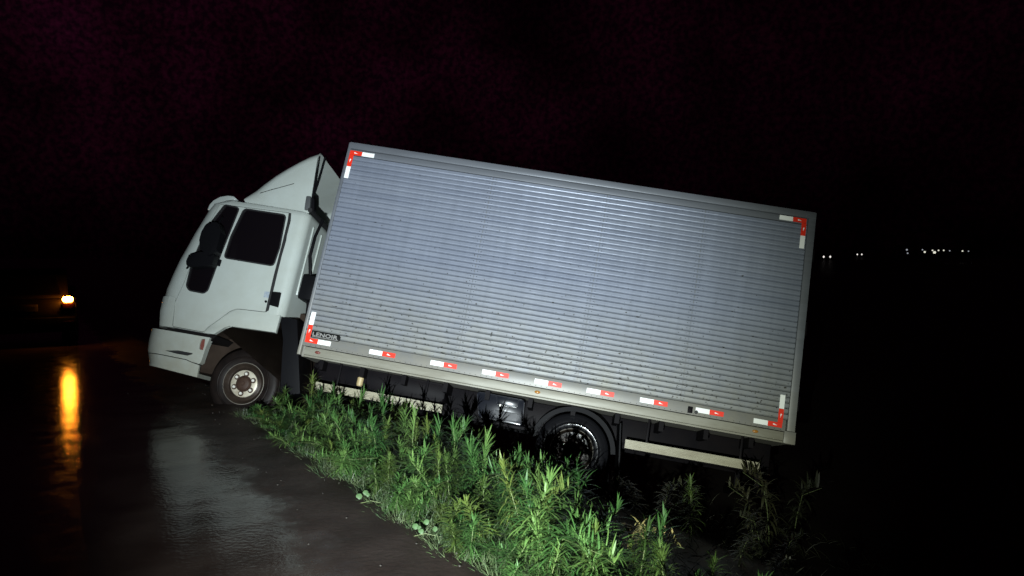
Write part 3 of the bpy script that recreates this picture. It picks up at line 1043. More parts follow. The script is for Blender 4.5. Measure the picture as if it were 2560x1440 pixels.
# door furniture
bm = bmesh.new(); bm_prism(bm, rounded(poly([(680, 729), (702, 731), (694, 768), (672, 762), (676, 748)], D - .02), 0.008), ty(CD0 - 0.022), ty(CD0 + 0.03), bevel=0.006)
from_bm('door_handle', bm, M['black'], truck)
kx, kz = side(665, 754, D)
bm = bmesh.new(); bm_lathe(bm, [(0, -0.012), (0.014, -0.010), (0.016, 0.01), (0, 0.02)], 14, closed=False, centre=(kx, ty(CD0), kz))
from_bm('key_lock', bm, M['black'], door)
bm = bmesh.new(); bm_prism(bm, poly([(662, 728), (674, 730), (671, 745), (659, 743)], D), ty(CD0 - 0.003), ty(CD0 + 0.004))
from_bm('sticker', bm, mat('blue_grey_sticker', (0.16, 0.22, 0.30), 0.4, var=(0.4, 0.42, 0.42), var_scale=30), door)
bm = bmesh.new(); bm_prism(bm, rounded(poly([(545, 648), (554, 650), (549, 666), (540, 664)], D - .01), 0.006), ty(CD0 - 0.02), ty(CD0 + 0.02), bevel=0.005)
from_bm('hinge_cap', bm, M['black'], door)

# wing panel above the front wheel, wheel housing, black step under the door
bm = bmesh.new(); bm_prism(bm, grow(fender_out, -0.002), ty(CD0 + 0.000), ty(CD0 + 0.06), bevel=0.006)
from_bm('wing_panel', bm, M['white'], truck)
bm = bmesh.new()
bm_prism(bm, poly([(528, 838), (562, 819), (574, 815), (690, 834), (745, 800), (752, 985), (738, 985), (720, 830), (690, 800), (580, 795), (540, 815)], D + .1), ty(CD0 + 0.08), ty(0.62))
from_bm('wheel_housing', bm, M['liner'], truck)
bm = bmesh.new(); bm_box(bm, side(410, 900, .65)[0], side(745, 900, .65)[0], ty(0.60), ty(1.7), side(600, 950, .65)[1], side(600, 815, .65)[1] + 0.28, bevel=0.02)
from_bm('engine_housing', bm, M['liner'], truck)
bm = bmesh.new(); bm_prism(bm, poly([(700, 790), (745, 800), (752, 985), (700, 990), (712, 850)], D + .1), ty(0.14), ty(0.60), bevel=0.01)
from_bm('front_mud_flap', bm, M['black'], truck)
bm = bmesh.new(); bm_prism(bm, poly([(413, 818), (509, 834), (537, 838), (522, 850), (408, 830)], D), ty(CD0 + 0.05), ty(2.0))
from_bm('step', bm, M['grille'], truck)

# corner trim low on the front edge of the cab
cst = [(z, xf - 0.022, xr, ins) for z, xf, xr, ins in cab_stations()]
me = boolean(loft(cst, CD0 - 0.010, CD1 + 0.01, 0.21, 0.11), [(cutter(rounded(poly([(395, 738), (425, 740), (440, 744), (431, 816), (424, 818), (395, 812)], D), 0.01), -0.3, 0.45), 'INTERSECT')])
finish(me, 30); link('corner_trim', me, M['white'], truck)

# bumper in two mouldings with a marker slot and a recess
def bumper_stations(top, mid):
    return None


def strip_loft(upper, lower, xr_up, xr_lo, n, ins_lo=0.0):
    """stations between an upper and a lower front pixel"""
    st_ = []
    for k in range(n + 1):
        q = k / n
        (ux, uz), (lx, lz) = upper, lower
        bulge = math.sin(q * math.pi) * 0.03
        st_.append((lz + (uz - lz) * q, lx + (ux - lx) * q - bulge, xr_lo + (xr_up - xr_lo) * q, 0.0))
    return st_


BD = CD0 + 0.01
up = strip_loft(side(380, 822, .3), side(374, 876, .3), side(526, 845, BD)[0], side(500, 909, BD)[0], 6)
# the truck's own level runs askew to those pixels: cut the mouldings out of one loft with outlines
bump_bm = lambda: loft([(side(372, 960, .3)[1], side(376, 925, .3)[0], side(540, 900, BD)[0], 0.0),
                        (side(374, 905, .3)[1], side(373, 905, .3)[0], side(540, 900, BD)[0], 0.0),
                        (side(371, 875, .3)[1], side(370, 870, .3)[0], side(540, 900, BD)[0], 0.0),
                        (side(372, 850, .3)[1], side(372, 850, .3)[0], side(540, 900, BD)[0], 0.0),
                        (side(378, 830, .3)[1], side(377, 830, .3)[0], side(540, 900, BD)[0], 0.0),
                        (side(385, 815, .3)[1], side(383, 815, .3)[0], side(540, 900, BD)[0], 0.0)], BD, 2.12, 0.30, 0.03, n=8)
upper = poly([(300, 800), (395, 822), (500, 840), (525, 844), (515, 867), (502, 906), (497, 910), (478, 904), (465, 898), (395, 884), (300, 868)], BD)
lower = poly([(300, 870), (395, 886), (465, 900), (478, 906), (498, 913), (492, 943), (390, 917), (300, 897)], BD)
slot = rounded(poly([(412, 876), (445, 876), (482, 883), (480, 886), (468, 889), (440, 884)], BD), 0.006)
hollow = poly([(395, 780), (700, 780), (700, 1000), (395, 1000)], BD)
lampslot = rounded(poly([(503, 848), (513, 847), (511, 863), (507, 876), (498, 873), (499, 862)], BD), 0.012)
me = boolean(bump_bm(), [(cutter(upper, -0.5, 2.6), 'INTERSECT'), (cutter(slot, -0.3, BD + 0.09), 'DIFFERENCE'), (cutter(hollow, BD + 0.095, 2.08), 'DIFFERENCE'), (cutter(lampslot, -0.3, BD + 0.03), 'DIFFERENCE')])
finish(me, 30); bumper = link('bumper', me, M['white'], truck)
me = boolean(bump_bm(), [(cutter(lower, -0.5, 2.6), 'INTERSECT'), (cutter(hollow, BD + 0.03, 2.08), 'DIFFERENCE')])
finish(me, 30); link('bumper_spoiler', me, M['white'], truck)
bm = bmesh.new(); bm_prism(bm, grow(lampslot, -0.003), ty(BD + 0.014), ty(BD + 0.034), bevel=0.003)
from_bm('marker_lamp', bm, M['redlens'], bumper)
bm = bmesh.new(); bm_prism(bm, slot, ty(BD + 0.06), ty(BD + 0.085))
from_bm('slot_backing', bm, M['seal'], bumper)

# sun visor over the windscreen
bm = bmesh.new()
vp = poly([(518, 524), (523, 511), (533, 500), (550, 491), (570, 488), (584, 490), (592, 498), (584, 501), (566, 499), (552, 505), (541, 521), (534, 533)], 0.16)
bm_prism(bm, vp, ty(0.16), ty(2.04), bevel=0.012)
from_bm('sun_visor', bm, M['white'], truck, 50)

# wing mirrors: near one in detail, the far one alike
for d, nm in ((-0.16, 'mirror'),):
    bm = bmesh.new(); bm_prism(bm, rounded(poly([(502, 582), (512, 565), (526, 555), (546, 556), (552, 580), (540, 628), (520, 640), (500, 622), (498, 600)], d), 0.012), ty(d), ty(d + 0.14), bevel=0.03, seg=3)
    mir = from_bm(nm, bm, M['black'], truck, 50)
    bm = bmesh.new(); bm_prism(bm, rounded(poly([(465, 652), (472, 637), (500, 629), (536, 634), (530, 662), (478, 668), (466, 664)], d + .03), 0.012), ty(d + .03), ty(d + 0.15), bevel=0.02)
    from_bm('wide_angle_mirror', bm, M['black'], mir, 50)
    bm = bmesh.new()
    pa = lambda x, y, dd: (lambda q: (q[0], ty(dd), q[1]))(side(x, y, dd))
    bm_tube(bm, [pa(545, 560, d + .1), pa(556, 545, 0.0), pa(556, 540, CD0 + 0.02)], 0.012)
    from_bm('mirror_arm', bm, M['black'], mir)
    bm = bmesh.new()
    bm_tube(bm, [pa(480, 655, d + .1), pa(470, 668, 0.0), pa(466, 672, CD0 + 0.05)], 0.012)
    from_bm('mirror_arm', bm, M['black'], mir)

# rear wall ribs, intake box, hoses between cab and box
for q in (0.30, 0.62, 1.0, 1.4, 1.8):
    bm = bmesh.new(); bm_box(bm, XR - 0.01, XR + 0.014, ty(q), ty(q + 0.03), side(720, 730, .2)[1], side(770, 560, .2)[1], bevel=0.006)
    from_bm('wall_rib', bm, M['white'], cab)
bm = bmesh.new(); bm_box(bm, XR + 0.02, XR + 0.22, ty(0.30), ty(0.62), side(742, 745, .3)[1], side(760, 685, .3)[1], bevel=0.02)
from_bm('air_intake', bm, M['black'], truck)
bm = bmesh.new()
bm_tube(bm, [(XR + 0.05, ty(0.42), side(780, 545, .4)[1]), (XR + 0.03, ty(0.36), side(770, 590, .36)[1]), (XR + 0.035, ty(0.34), side(765, 640, .34)[1]), (XR + 0.08, ty(0.40), side(762, 690, .4)[1])], 0.020, 8)
from_bm('intake_hose', bm, M['black'], truck)
bm = bmesh.new()
bm_tube(bm, [(XR + 0.10, ty(0.5), side(742, 745, .5)[1]), (XR + 0.14, ty(0.5), side(745, 800, .5)[1]), (XR + 0.05, ty(0.55), side(735, 850, .5)[1])], 0.03, 8)
from_bm('intake_hose', bm, M['chassis'], truck)

# wind deflector on the roof: an open-backed shell, with its braces
DD0, DD1 = 0.16, 2.04
dpx = [(616, 503), (626, 492), (642, 477), (665, 459), (695, 438), (725, 420), (755, 404), (780, 392), (803, 384)]
base_a, base_b = side(616, 504, DD0), side(775, 521, DD0)
topc = [side(x, y, DD0 + 0.10) for x, y in dpx]
bm = bmesh.new()
rows = []
xr_top, xr_bot = side(801, 388, DD0)[0], side(775, 521, DD0)[0]
zb0 = base_a[1] - 0.02
for i, (x, zt) in enumerate(topc):
    q = i / (len(topc) - 1)
    ring = []
    h = max(0.02, zt - zb0)
    rc = min(0.12, h * 0.6)
    xb = base_a[0] + (xr_bot - base_a[0]) * q
    for side_ in (0, 1):
        seq = [(0.0, 0.0), (0.0, 0.35), (0.0, 0.7)]
        pts = [(DD0 - 0.0, zb0 + (h - rc) * w_, w_ * (h - rc) / h) for _, w_ in ((0, 0.0), (0, 0.5), (0, 1.0))]
        for k in range(1, 5):
            th = math.radians(90 * k / 4)
            pts.append((DD0 + rc * (1 - math.cos(th)), zt - rc + rc * math.sin(th), (h - rc + rc * math.sin(th)) / h))
        if side_:
            pts = [(DD0 + DD1 - y, z, w_) for y, z, w_ in pts[::-1]]
        ring += [(xb + (x - xb) * w_, ty(y), z) for y, z, w_ in pts]
        if not side_:
            ring += [(x, ty(DD0 + (DD1 - DD0) * u), zt) for u in (0.25, 0.5, 0.75)]
    rows.append([bm.verts.new(p) for p in ring])
for a, c_ in zip(rows, rows[1:]):
    for k in range(len(a) - 1):
        bm.faces.new((a[k], a[k + 1], c_[k + 1], c_[k]))
bm.faces.new(rows[0])
bmesh.ops.recalc_face_normals(bm, faces=bm.faces)
geo = bmesh.ops.solidify(bm, geom=bm.faces[:], thickness=0.012)
defl = from_bm('wind_deflector', bm, M['white'], truck, 50)
pd = lambda x, y, dd: (lambda q: (q[0], ty(dd), q[1]))(side(x, y, dd))
bm = bmesh.new(); bm_tube(bm, [pd(813, 394, 0.30), pd(795, 455, 0.30), pd(782, 492, 0.26), pd(778, 515, 0.22)], 0.014)
from_bm('brace_rod', bm, M['black'], defl)
bm = bmesh.new(); bm_tube(bm, [pd(799, 392, 0.19), pd(789, 450, 0.20), pd(782, 495, 0.22)], 0.008)
from_bm('brace_rod', bm, M['black'], defl)
bm = bmesh.new(); bm_prism(bm, rounded(poly([(766, 491), (777, 491), (774, 524), (761, 524)], 0.13), 0.008), ty(0.125), ty(0.17), bevel=0.006)
from_bm('brace_bracket', bm, mat('grey_bracket', (0.06, 0.065, 0.068), 0.5), defl)
bm = bmesh.new(); bm_prism(bm, rounded(poly([(778, 492), (786, 497), (785, 525), (776, 527)], 0.18), 0.008), ty(0.18), ty(0.26), bevel=0.006)
from_bm('brace_clamp', bm, M['black'], defl)
bm = bmesh.new(); bm_tube(bm, [(XR - 0.02, ty(0.12), base_b[1] - 0.03), (XR - 0.02, ty(2.08), base_b[1] - 0.03)], 0.03, 8)
from_bm('roof_gutter', bm, M['seal'], cab)
# seam along the deflector and the fold on its far inner side
bm = bmesh.new()
sp_ = [pd(650, 483, DD0 - 0.004), pd(680, 474, DD0 - 0.004), pd(710, 466, DD0 - 0.004), pd(735, 459, DD0 - 0.004)]
bm_tube(bm, sp_, 0.004, 5)
from_bm('seam', bm, M['seal'], defl)
bm = bmesh.new(); bm_lathe(bm, [(0, -0.006), (0.022, -0.004), (0.024, 0.002), (0, 0.002)], 12, closed=False, centre=(pd(813, 497, DD1 - 0.03)[0], ty(DD1 - 0.025), pd(813, 497, DD1 - 0.03)[2]))
from_bm('plug', bm, M['seal'], defl)

# ------------------------------------------------------------------ the car with its hazard flashers on, stopped ahead
CARD = 13.9
cp = Vector(((57 - 1280) / FOC * CARD, CARD))
car = empty('parked_car', (cp.x, cp.y, 0.0), math.atan2(RU.y, RU.x))      # +x runs to its nose, tail faces the camera
tag(car, 'dark hatchback stopped on the road ahead with one amber tail flasher lit', 'car')
cw = 0.84


def car_prism(pts, y0, y1, name, m, parent, bevel=0.0, seg=3):
    bm = bmesh.new(); bm_prism(bm, pts, y0, y1, bevel=bevel, seg=seg); return from_bm(name, bm, m, parent, 40)


body_o = rounded([(0.02, 0.28), (0.55, 0.22), (3.2, 0.22), (3.72, 0.30), (3.80, 0.52), (3.70, 0.72), (2.85, 0.88), (0.25, 0.92), (0.08, 0.86), (0.0, 0.60)], 0.08)
car_prism(body_o, -cw, cw, 'body', M['carpaint'], car, 0.07)
cab_o = rounded([(0.12, 0.88), (0.55, 1.38), (0.85, 1.45), (1.75, 1.44), (2.25, 1.30), (2.95, 0.87)], 0.10)
car_prism(cab_o, -cw + 0.12, cw - 0.12, 'cabin', M['carpaint'], car, 0.08)
bm = bmesh.new()
v = [bm.verts.new(p) for p in ((0.155, -0.60, 0.96), (0.155, 0.60, 0.96), (0.475, 0.52, 1.33), (0.475, -0.52, 1.33))]
bm.faces.new(v); bmesh.ops.solidify(bm, geom=bm.faces[:], thickness=0.02)
for q in bm.verts:
    q.co.x -= 0.012
from_bm('rear_window', bm, M['glass'], car)
car_prism(rounded([(-0.05, 0.30), (0.25, 0.28), (0.30, 0.52), (-0.04, 0.55)], 0.03), -cw + 0.01, cw - 0.01, 'bumper', M['cartrim'], car, 0.04)
for sy in (-1, 1):
    tl = empty('tail_lamp', (0.0, sy * 0.70, 0.82), parent=car)
    bm = bmesh.new(); bm_box(bm, -0.03, 0.10, -0.10, 0.10, -0.13, -0.01, bevel=0.015); from_bm('red_lens', bm, M['redglass'], tl)
    bm = bmesh.new(); bm_box(bm, -0.085, 0.06, -0.088, 0.088, 0.002, 0.108, bevel=0.045); lit = from_bm('flasher', bm, M['lit_amber' if sy < 0 else 'amber'], tl)
    bm = bmesh.new(); bm_box(bm, -0.062, -0.03, -0.09, 0.09, -0.02, 0.02, bevel=0.005); o = from_bm('bumper_reflector', bm, M['redglass'], car)
    o.location = (0.0, sy * 0.70, 0.45)
pl = bmesh.new(); bm_box(pl, -0.02, 0.02, -0.22, 0.22, 0.66, 0.79, bevel=0.006)
pl = from_bm('number_plate', pl, M['plate_car'], car)
for y in (-0.155, -0.10, -0.045, 0.045, 0.10, 0.155):
    bm = bmesh.new(); bm_box(bm, -0.024, -0.019, y - 0.016, y + 0.016, 0.692, 0.752); from_bm('plate_mark', bm, M['plate_dark'], pl)
for x in (0.62, 3.05):
    for sy in (-1, 1):
        w = empty('wheel', (x, sy * 0.80, 0.29), parent=car)
        bm = bmesh.new(); bm_lathe(bm, [(0.19, -0.08), (0.27, -0.085), (0.29, -0.06), (0.29, 0.06), (0.27, 0.085), (0.19, 0.08)], 32); from_bm('tyre', bm, M['tyre'], w)
        bm = bmesh.new(); bm_lathe(bm, [(0.195, -0.06), (0.12, -0.05), (0.0, -0.055), (0.0, 0.055), (0.12, 0.05), (0.195, 0.06)], 24, closed=False); from_bm('rim', bm, M['steel'], w)
for sy in (-1, 1):
    bm = bmesh.new(); bm_box(bm, 2.35, 2.47, sy * 0.90 - 0.07, sy * 0.90 + 0.07, 0.92, 1.05, bevel=0.03); from_bm('door_mirror', bm, M['cartrim'], car)

# ------------------------------------------------------------------ far lights on the right and one far left


def street_lamp(px, py, dist, size, lit, label, foot=-1.2):
    p = EYE + pixel_ray(px, py) * dist
    z = p.z
    o = empty('street_lamp', (p.x, p.y, foot))
    tag(o, label, 'street lamp', 'street lamps of the far town')
    bm = bmesh.new(); bm_tube(bm, [(0, 0, 0), (0, 0, z - foot - 0.1), (0, -0.3, z - foot + size)], [0.11, 0.07, 0.05], 8)
    from_bm('pole', bm, M['steel'], o)
    bm = bmesh.new(); bm_lathe(bm, [(0, -0.5), (0.35, -0.42), (0.5, 0), (0.35, 0.42), (0, 0.5)], 12, closed=False)
    for v in bm.verts:
        v.co = (v.co.x * size * 0.85, v.co.z * size * 0.8 - 0.5, v.co.y * size * 0.75 + z - foot)
    from_bm('lamp_head', bm, M[lit], o, 60)
    return o


for a in ((2266, 624.5, 430, 1.2, 'lamp_dim', 'faint far street lamp standing alone left of the bright far cluster'),
          (2268, 633, 420, 1.0, 'lamp_dim', 'faint low far lamp just below the lone faint street lamp'),
          (2305, 624.5, 420, 0.9, 'lamp_dim', 'faint upper lamp at the left end of the bright far cluster'),
          (2310.5, 630, 400, 1.25, 'lamp_on', 'bright low lamp at the left end of the far town lights'),
          (2330, 626, 410, 1.0, 'lamp_on', 'far street lamp just above the brightest of the town lights'),
          (2335, 631, 390, 1.7, 'lamp_on', 'largest and brightest far street lamp among the town lights'),
          (2345, 626, 420, 1.0, 'lamp_on', 'small far street lamp right beside the brightest town light'),
          (2358, 626, 430, 1.0, 'lamp_on', 'far street lamp second to the right of the brightest town light'),
          (2373, 627, 440, 0.9, 'lamp_dim', 'faint far street lamp in the gap right of the bright cluster'),
          (2405, 627.6, 450, 1.1, 'lamp_on', 'bright far street lamp standing apart near the right end of the row'),
          (2420, 628, 460, 0.9, 'lamp_dim', 'faint last street lamp at the right end of the far row'),
          (100, 677, 60, 0.12, 'lamp_dim', 'tiny faint lamp in the dark above the stopped car')):
    street_lamp(*a, **({'foot': -0.8} if a[0] == 100 else {}))


def far_car(px, py, dist, gap, label):
    p = EYE + pixel_ray(px, py) * dist
    o = empty('approaching_car', (p.x, p.y, p.z - 0.68), math.radians(-90))
    tag(o, label, 'car', 'cars on the far road')
    for nm, pts, y in (('body', [(0, 0.25), (4.0, 0.25), (4.0, 0.85), (0.1, 0.9)], 0.85), ('cabin', [(0.3, 0.88), (0.8, 1.4), (2.2, 1.4), (2.9, 0.86)], 0.7)):
        bm = bmesh.new(); bm_prism(bm, [(x - 4.0, z) for x, z in pts], -y, y, bevel=0.06); from_bm(nm, bm, M['carpaint'], o)
    for sy in (-1, 1):
        bm = bmesh.new(); bm_lathe(bm, [(0, -0.25), (0.28, 0), (0, 0.25)], 12, closed=False, centre=(0.1, sy * gap / 2, 0.68)); from_bm('headlight', bm, M['head_on'], o)
    for x in (-0.8, -3.3):
        for sy in (-0.8, 0.8):
            bm = bmesh.new(); bm_lathe(bm, [(0.2, -0.09), (0.3, -0.09), (0.3, 0.09), (0.2, 0.09)], 16, centre=(x, sy, 0.3)); from_bm('wheel', bm, M['tyre'], o)
    return p


pa_ = far_car(2067, 642, 175, 1.5, 'far car with white headlights, the nearer of two, just right of the truck')
pb_ = far_car(2148.5, 636, 235, 1.4, 'far car with warm headlights between the truck and the town lights')
# the raised road those cars drive on
bm = bmesh.new()
for p, hw in ((pa_, 14), (pb_, 16)):
    zt = p.z - 0.68
    a = [bm.verts.new(q) for q in ((p.x - hw - 8, p.y - 14, -1.3), (p.x + hw + 8, p.y - 14, -1.3), (p.x + hw, p.y - 4, zt), (p.x - hw, p.y - 4, zt), (p.x - hw, p.y + 10, zt), (p.x + hw, p.y + 10, zt), (p.x + hw + 8, p.y + 20, -1.3), (p.x - hw - 8, p.y + 20, -1.3))]
    for f in ((0, 1, 2, 3), (3, 2, 5, 4), (4, 5, 6, 7), (0, 3, 4, 7), (1, 6, 5, 2)):
        bm.faces.new([a[i] for i in f])
tag(from_bm('far_road_embankment', bm, M['soil']), kind='structure')

# ------------------------------------------------------------------ weeds, grass, pebbles


def add_leaf(V, F, p, d, up, length, width, droop, nseg=4):
    """narrow pointed leaf from p along d, bending down"""
    side_ = d.cross(up)
    if side_.length < 1e-4:
        side_ = Vector((1, 0, 0))
    side_.normalize()
    b0 = len(V)
    q = p.copy(); dd = d.copy()
    for k in range(nseg + 1):
        u = k / nseg
        w = width * (0.35 + 1.2 * u) * (1 - u) ** 0.7 if u < 1 else 0
        w = width * math.sin(math.pi * min(1, 0.12 + 0.88 * u) ) ** 0.8 if u < 1 else 0
        if k == nseg:
            V.append(tuple(q))
        else:
            V.append(tuple(q - side_ * w * 0.5)); V.append(tuple(q + side_ * w * 0.5))
        dd = (dd + Vector((0, 0, -droop))).normalized()
        q = q + dd * (length / nseg)
    for k in range(nseg - 1):
        a = b0 + 2 * k
        F.append((a, a + 1, a + 3, a + 2))
    a = b0 + 2 * (nseg - 1)
    F.append((a, a + 1, a + 2))


def weed_meshes(seed, h, n_leaf, leaf_len, leaf_w, bend, leafmat, nod=0.0):
    r = random.Random(seed)
    V, F = [], []
    az0 = r.uniform(0, 6.28)
    bend_v = Vector((math.cos(az0), math.sin(az0), 0)) * bend
    def at(u):
        return Vector((0, 0, h * u)) + bend_v * h * u * u + Vector((math.cos(az0), math.sin(az0), -0.6)) * nod * h * max(0, u - 0.75) ** 2 * 9
    for i in range(n_leaf):
        u = 0.12 + 0.88 * (i / n_leaf) ** 0.75
        az = i * 2.39996 + r.uniform(-0.5, 0.5)
        el = math.radians(22 + 56 * u ** 1.8 + r.uniform(-24, 20))
        d = Vector((math.cos(az) * math.cos(el), math.sin(az) * math.cos(el), math.sin(el)))
        ll = leaf_len * (0.55 + 0.65 * math.sin(math.pi * min(1, 0.15 + 0.75 * u))) * r.uniform(0.6, 1.3)
        add_leaf(V, F, at(u), d, Vector((0, 0, 1)), ll, leaf_w * r.uniform(0.7, 1.25), 0.14 + 0.26 * (1 - u) + r.uniform(0, 0.28))
    # side shoots with smaller leaves
    for s_ in range(r.randint(2, 5)):
        u = r.uniform(0.25, 0.8); az = r.uniform(0, 6.28)
        d = Vector((math.cos(az) * 0.6, math.sin(az) * 0.6, 0.8)).normalized()
        base = at(u)
        for i in range(12):
            q = base + d * (0.16 * h) * (i / 12)
            a2 = i * 2.4
            dl = (d * 0.6 + Vector((math.cos(a2), math.sin(a2), 0.2)) * 0.7).normalized()
            add_leaf(V, F, q, dl, Vector((0, 0, 1)), leaf_len * 0.6 * r.uniform(0.7, 1.1), leaf_w * 0.7, 0.2, 3)
    me = bpy.data.meshes.new('foliage'); me.from_pydata(V, [], F)
    me.shade_smooth(); me.materials.append(leafmat)
    bm = bmesh.new(); bm_tube(bm, [at(u) for u in (0, 0.25, 0.5, 0.75, 1.0)], [0.006, 0.0055, 0.0045, 0.0035, 0.0015], 5)
    ms = bpy.data.meshes.new('stem'); bm.to_mesh(ms); bm.free(); ms.shade_smooth(); ms.materials.append(M['stem'])
    return me, ms


VAR = []
for i in range(12):
    VAR.append(weed_meshes(100 + i, 1.0, 96 + 14 * (i % 4), 0.20 + 0.025 * (i % 3), 0.0165, 0.10 + 0.12 * (i % 3), M['leaf'] if i % 3 else M['leaf2'], nod=0.5 if i % 5 == 0 else 0.0))
for key in ('leaf', 'leaf2', 'leaf3'):
    t = M[key].node_tree; b = t.nodes['Principled BSDF']
    oi = t.nodes.new('ShaderNodeObjectInfo')
    hs = t.nodes.new('ShaderNodeHueSaturation')
    h_ = t.nodes.new('ShaderNodeMapRange'); h_.inputs['To Min'].default_value = 0.480; h_.inputs['To Max'].default_value = 0.530; hs.inputs['Saturation'].default_value = 1.15
    v_ = t.nodes.new('ShaderNodeMapRange'); v_.inputs['To Min'].default_value = 1.22; v_.inputs['To Max'].default_value = 0.52
    t.links.new(oi.outputs['Random'], h_.inputs['Value']); t.links.new(oi.outputs['Random'], v_.inputs['Value'])
    t.links.new(h_.outputs[0], hs.inputs['Hue']); t.links.new(v_.outputs[0], hs.inputs['Value'])
    t.links.new(b.inputs['Base Color'].links[0].from_socket, hs.inputs['Color'])
    t.links.new(hs.outputs[0], b.inputs['Base Color'])
DIM = [weed_meshes(400 + i, 1.0, 60, 0.22, 0.03, 0.2, M['leaf3'], nod=0.3) for i in range(4)]  # ditch weeds, their shade carried by the darker leaf colour
DRY = weed_meshes(300, 1.0, 70, 0.20, 0.022, 0.3, M['leaf_dry'], nod=0.7)
N_W = 0


def place_weed(s, t_, h, label, group, var=None, tilt=0.26):
    global N_W
    me, ms = VAR[N_W % len(VAR)] if var is None else var
    N_W += 1
    x, y = xy_of(s, t_)
    o = empty('weed_plant', (x, y, ground_z(s, t_) - 0.02))
    o.rotation_euler = (random.uniform(-tilt, tilt), random.uniform(-tilt, tilt), random.uniform(0, 6.28))
    k = h * random.uniform(0.95, 1.05)
    kw = 0.84 * k ** 0.40                      # leaf size grows less than height
    o.scale = (kw, kw, k)
    tag(o, label, 'weed', group)
    f = link('foliage', me, M['leaf'], o); f['kind'] = 'stuff'
    link('stem', ms, M['stem'], o)
    return o


def pixel_of(p):
    q = p - EYE
    c_, s_ = math.cos(PITCH), math.sin(PITCH)
    dep = q.y * c_ - q.z * s_
    return 1280 + FOC * q.x / dep, 720 - FOC * (q.y * s_ + q.z * c_) / dep


ENV_X = [560, 640, 700, 760, 860, 1000, 1110, 1200, 1280, 1400, 1500, 1580, 1660, 1760]
ENV_Y = [1040, 975, 960, 970, 995, 1040, 1065, 1105, 1155, 1200, 1265, 1315, 1385, 1500]      # how high the growth reaches along the verge


def in_truck(x, y, margin=0.0):
    p = Vector((x, y, 0)) - T_O
    q = Vector((T_Y.x, T_Y.y)).normalized()
    return (p.x * q.x + p.y * q.y) > -margin


cnt = 0
tries = 0
pts_used = []
while cnt < 262 and tries < 12000:
    tries += 1
    s, t_ = (random.uniform(0.02, 0.5) if random.random() < 0.3 else random.uniform(0.30, 1.55)), random.uniform(-1.2, 4.9)
    lim = 1.45 - 0.04 * t_
    if s > lim:
        continue
    x, y = xy_of(s, t_)
    if in_truck(x, y, 0.12) or y < 2.6:
        continue
    if any((s - a) ** 2 + (t_ - c_) ** 2 < (0.007 if s < 0.4 else 0.015) for a, c_ in pts_used):
        continue
    pts_used.append((s, t_))
    h = random.uniform(0.16, 0.30) if s < 0.3 else random.uniform(0.28, 0.55) if s < 0.55 else random.uniform(0.50, 0.95)
    px_, _ = pixel_of(Vector((x, y, 0.2)))
    lim_y = np.interp(px_, ENV_X, ENV_Y) + random.choice((random.uniform(-20, 30), random.uniform(10, 90)))
    h = min(h, EYE.z - (lim_y - 645) * y / FOC - ground_z(s, t_))
    if h < 0.14:
        continue
    if px_ < 760:
        zl, zg = 'short weed in the dim growth just behind the front wheel', 'short weeds behind the front wheel'
    elif s < 0.62:
        zl, zg = 'low green weed rising from the grass next to the muddy road shoulder', 'low weeds along the road shoulder'
    elif px_ < 1120:
        zl, zg = 'narrow-leaved green weed in front of the pale front side guard', 'weeds below the front side guard'
    elif px_ < 1400:
        zl, zg = 'tall narrow-leaved green weed between the road and the black tool box', 'weeds before the tool box'
    else:
        zl, zg = 'bright leafy weed on the nearest part of the verge, lower right', 'bright weeds on the near verge'
    place_weed(s, t_, h, zl, zg)
    cnt += 1


def weed_at(px, py_top, dist, label, group=None, var=None, s_limit=None, hmin=0.2):
    """a plant whose tip is seen at this spot, at this distance"""
    p = EYE + pixel_ray(px, py_top) * dist
    s, t_ = st_of(p.x, p.y)
    h = max(hmin, p.z - ground_z(s, t_) + 0.02)
    return place_weed(s, t_, h * 0.93, label, group, var, tilt=0.05)


weed_at(1462, 1100, 5.9, 'tall weed standing right in front of the truck\'s rear wheel')
weed_at(1340, 1132, 5.7, 'upright weed left of the rear wheel, before the dark mudguard')
weed_at(1290, 1128, 5.6, 'weed with a nodding tip below the black tool box')
weed_at(1150, 1042, 6.1, 'tallest weed below the gap between the pale side guard and the tool box')
weed_at(1092, 1060, 6.0, 'tall weed under the rear end of the front side guard')
weed_at(770, 945, 7.6, 'thin tall weed before the front end of the side guard')
weed_at(1616, 1338, 4.5, 'bright green weed at the lower right edge of the lit verge')
weed_at(1550, 1262, 4.9, 'half withered yellow-brown weed on the edge of the dark ditch', var=DRY)
DIMP = [(1730, 1205, 6.7, 'dim weed standing alone in the dark ditch right of the lit verge'),
        (1655, 1188, 7.0, 'thin dim weed in the ditch below the front of the rear side guard'),
        (1590, 1195, 7.3, 'small brownish weed in the ditch just right of the rear mud flap'),
        (1885, 1185, 7.4, 'dim bushy weed under the rear end of the side guard'),
        (1925, 1150, 7.6, 'dim weed below the rear lower corner of the box'),
        (1985, 1165, 7.8, 'dim weed rising behind the tail of the truck'),
        (1905, 1260, 6.9, 'dull olive weed in the ditch below the rear corner of the truck'),
        (1960, 1320, 6.5, 'rightmost dim weed low in the ditch'),
        (1850, 1330, 6.2, 'dull brown-green weed in the ditch, centre right'),
        (1770, 1370, 4.9, 'yellow-green weed at the bottom of the picture, right of the lit verge'),
        (1930, 1390, 5.8, 'dim weed at the bottom of the picture, under the tail of the truck')]
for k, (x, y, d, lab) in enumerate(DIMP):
    weed_at(x, y, d, lab, 'dim weeds in the ditch', var=None if k in (0, 9) else DIM[k % 4])

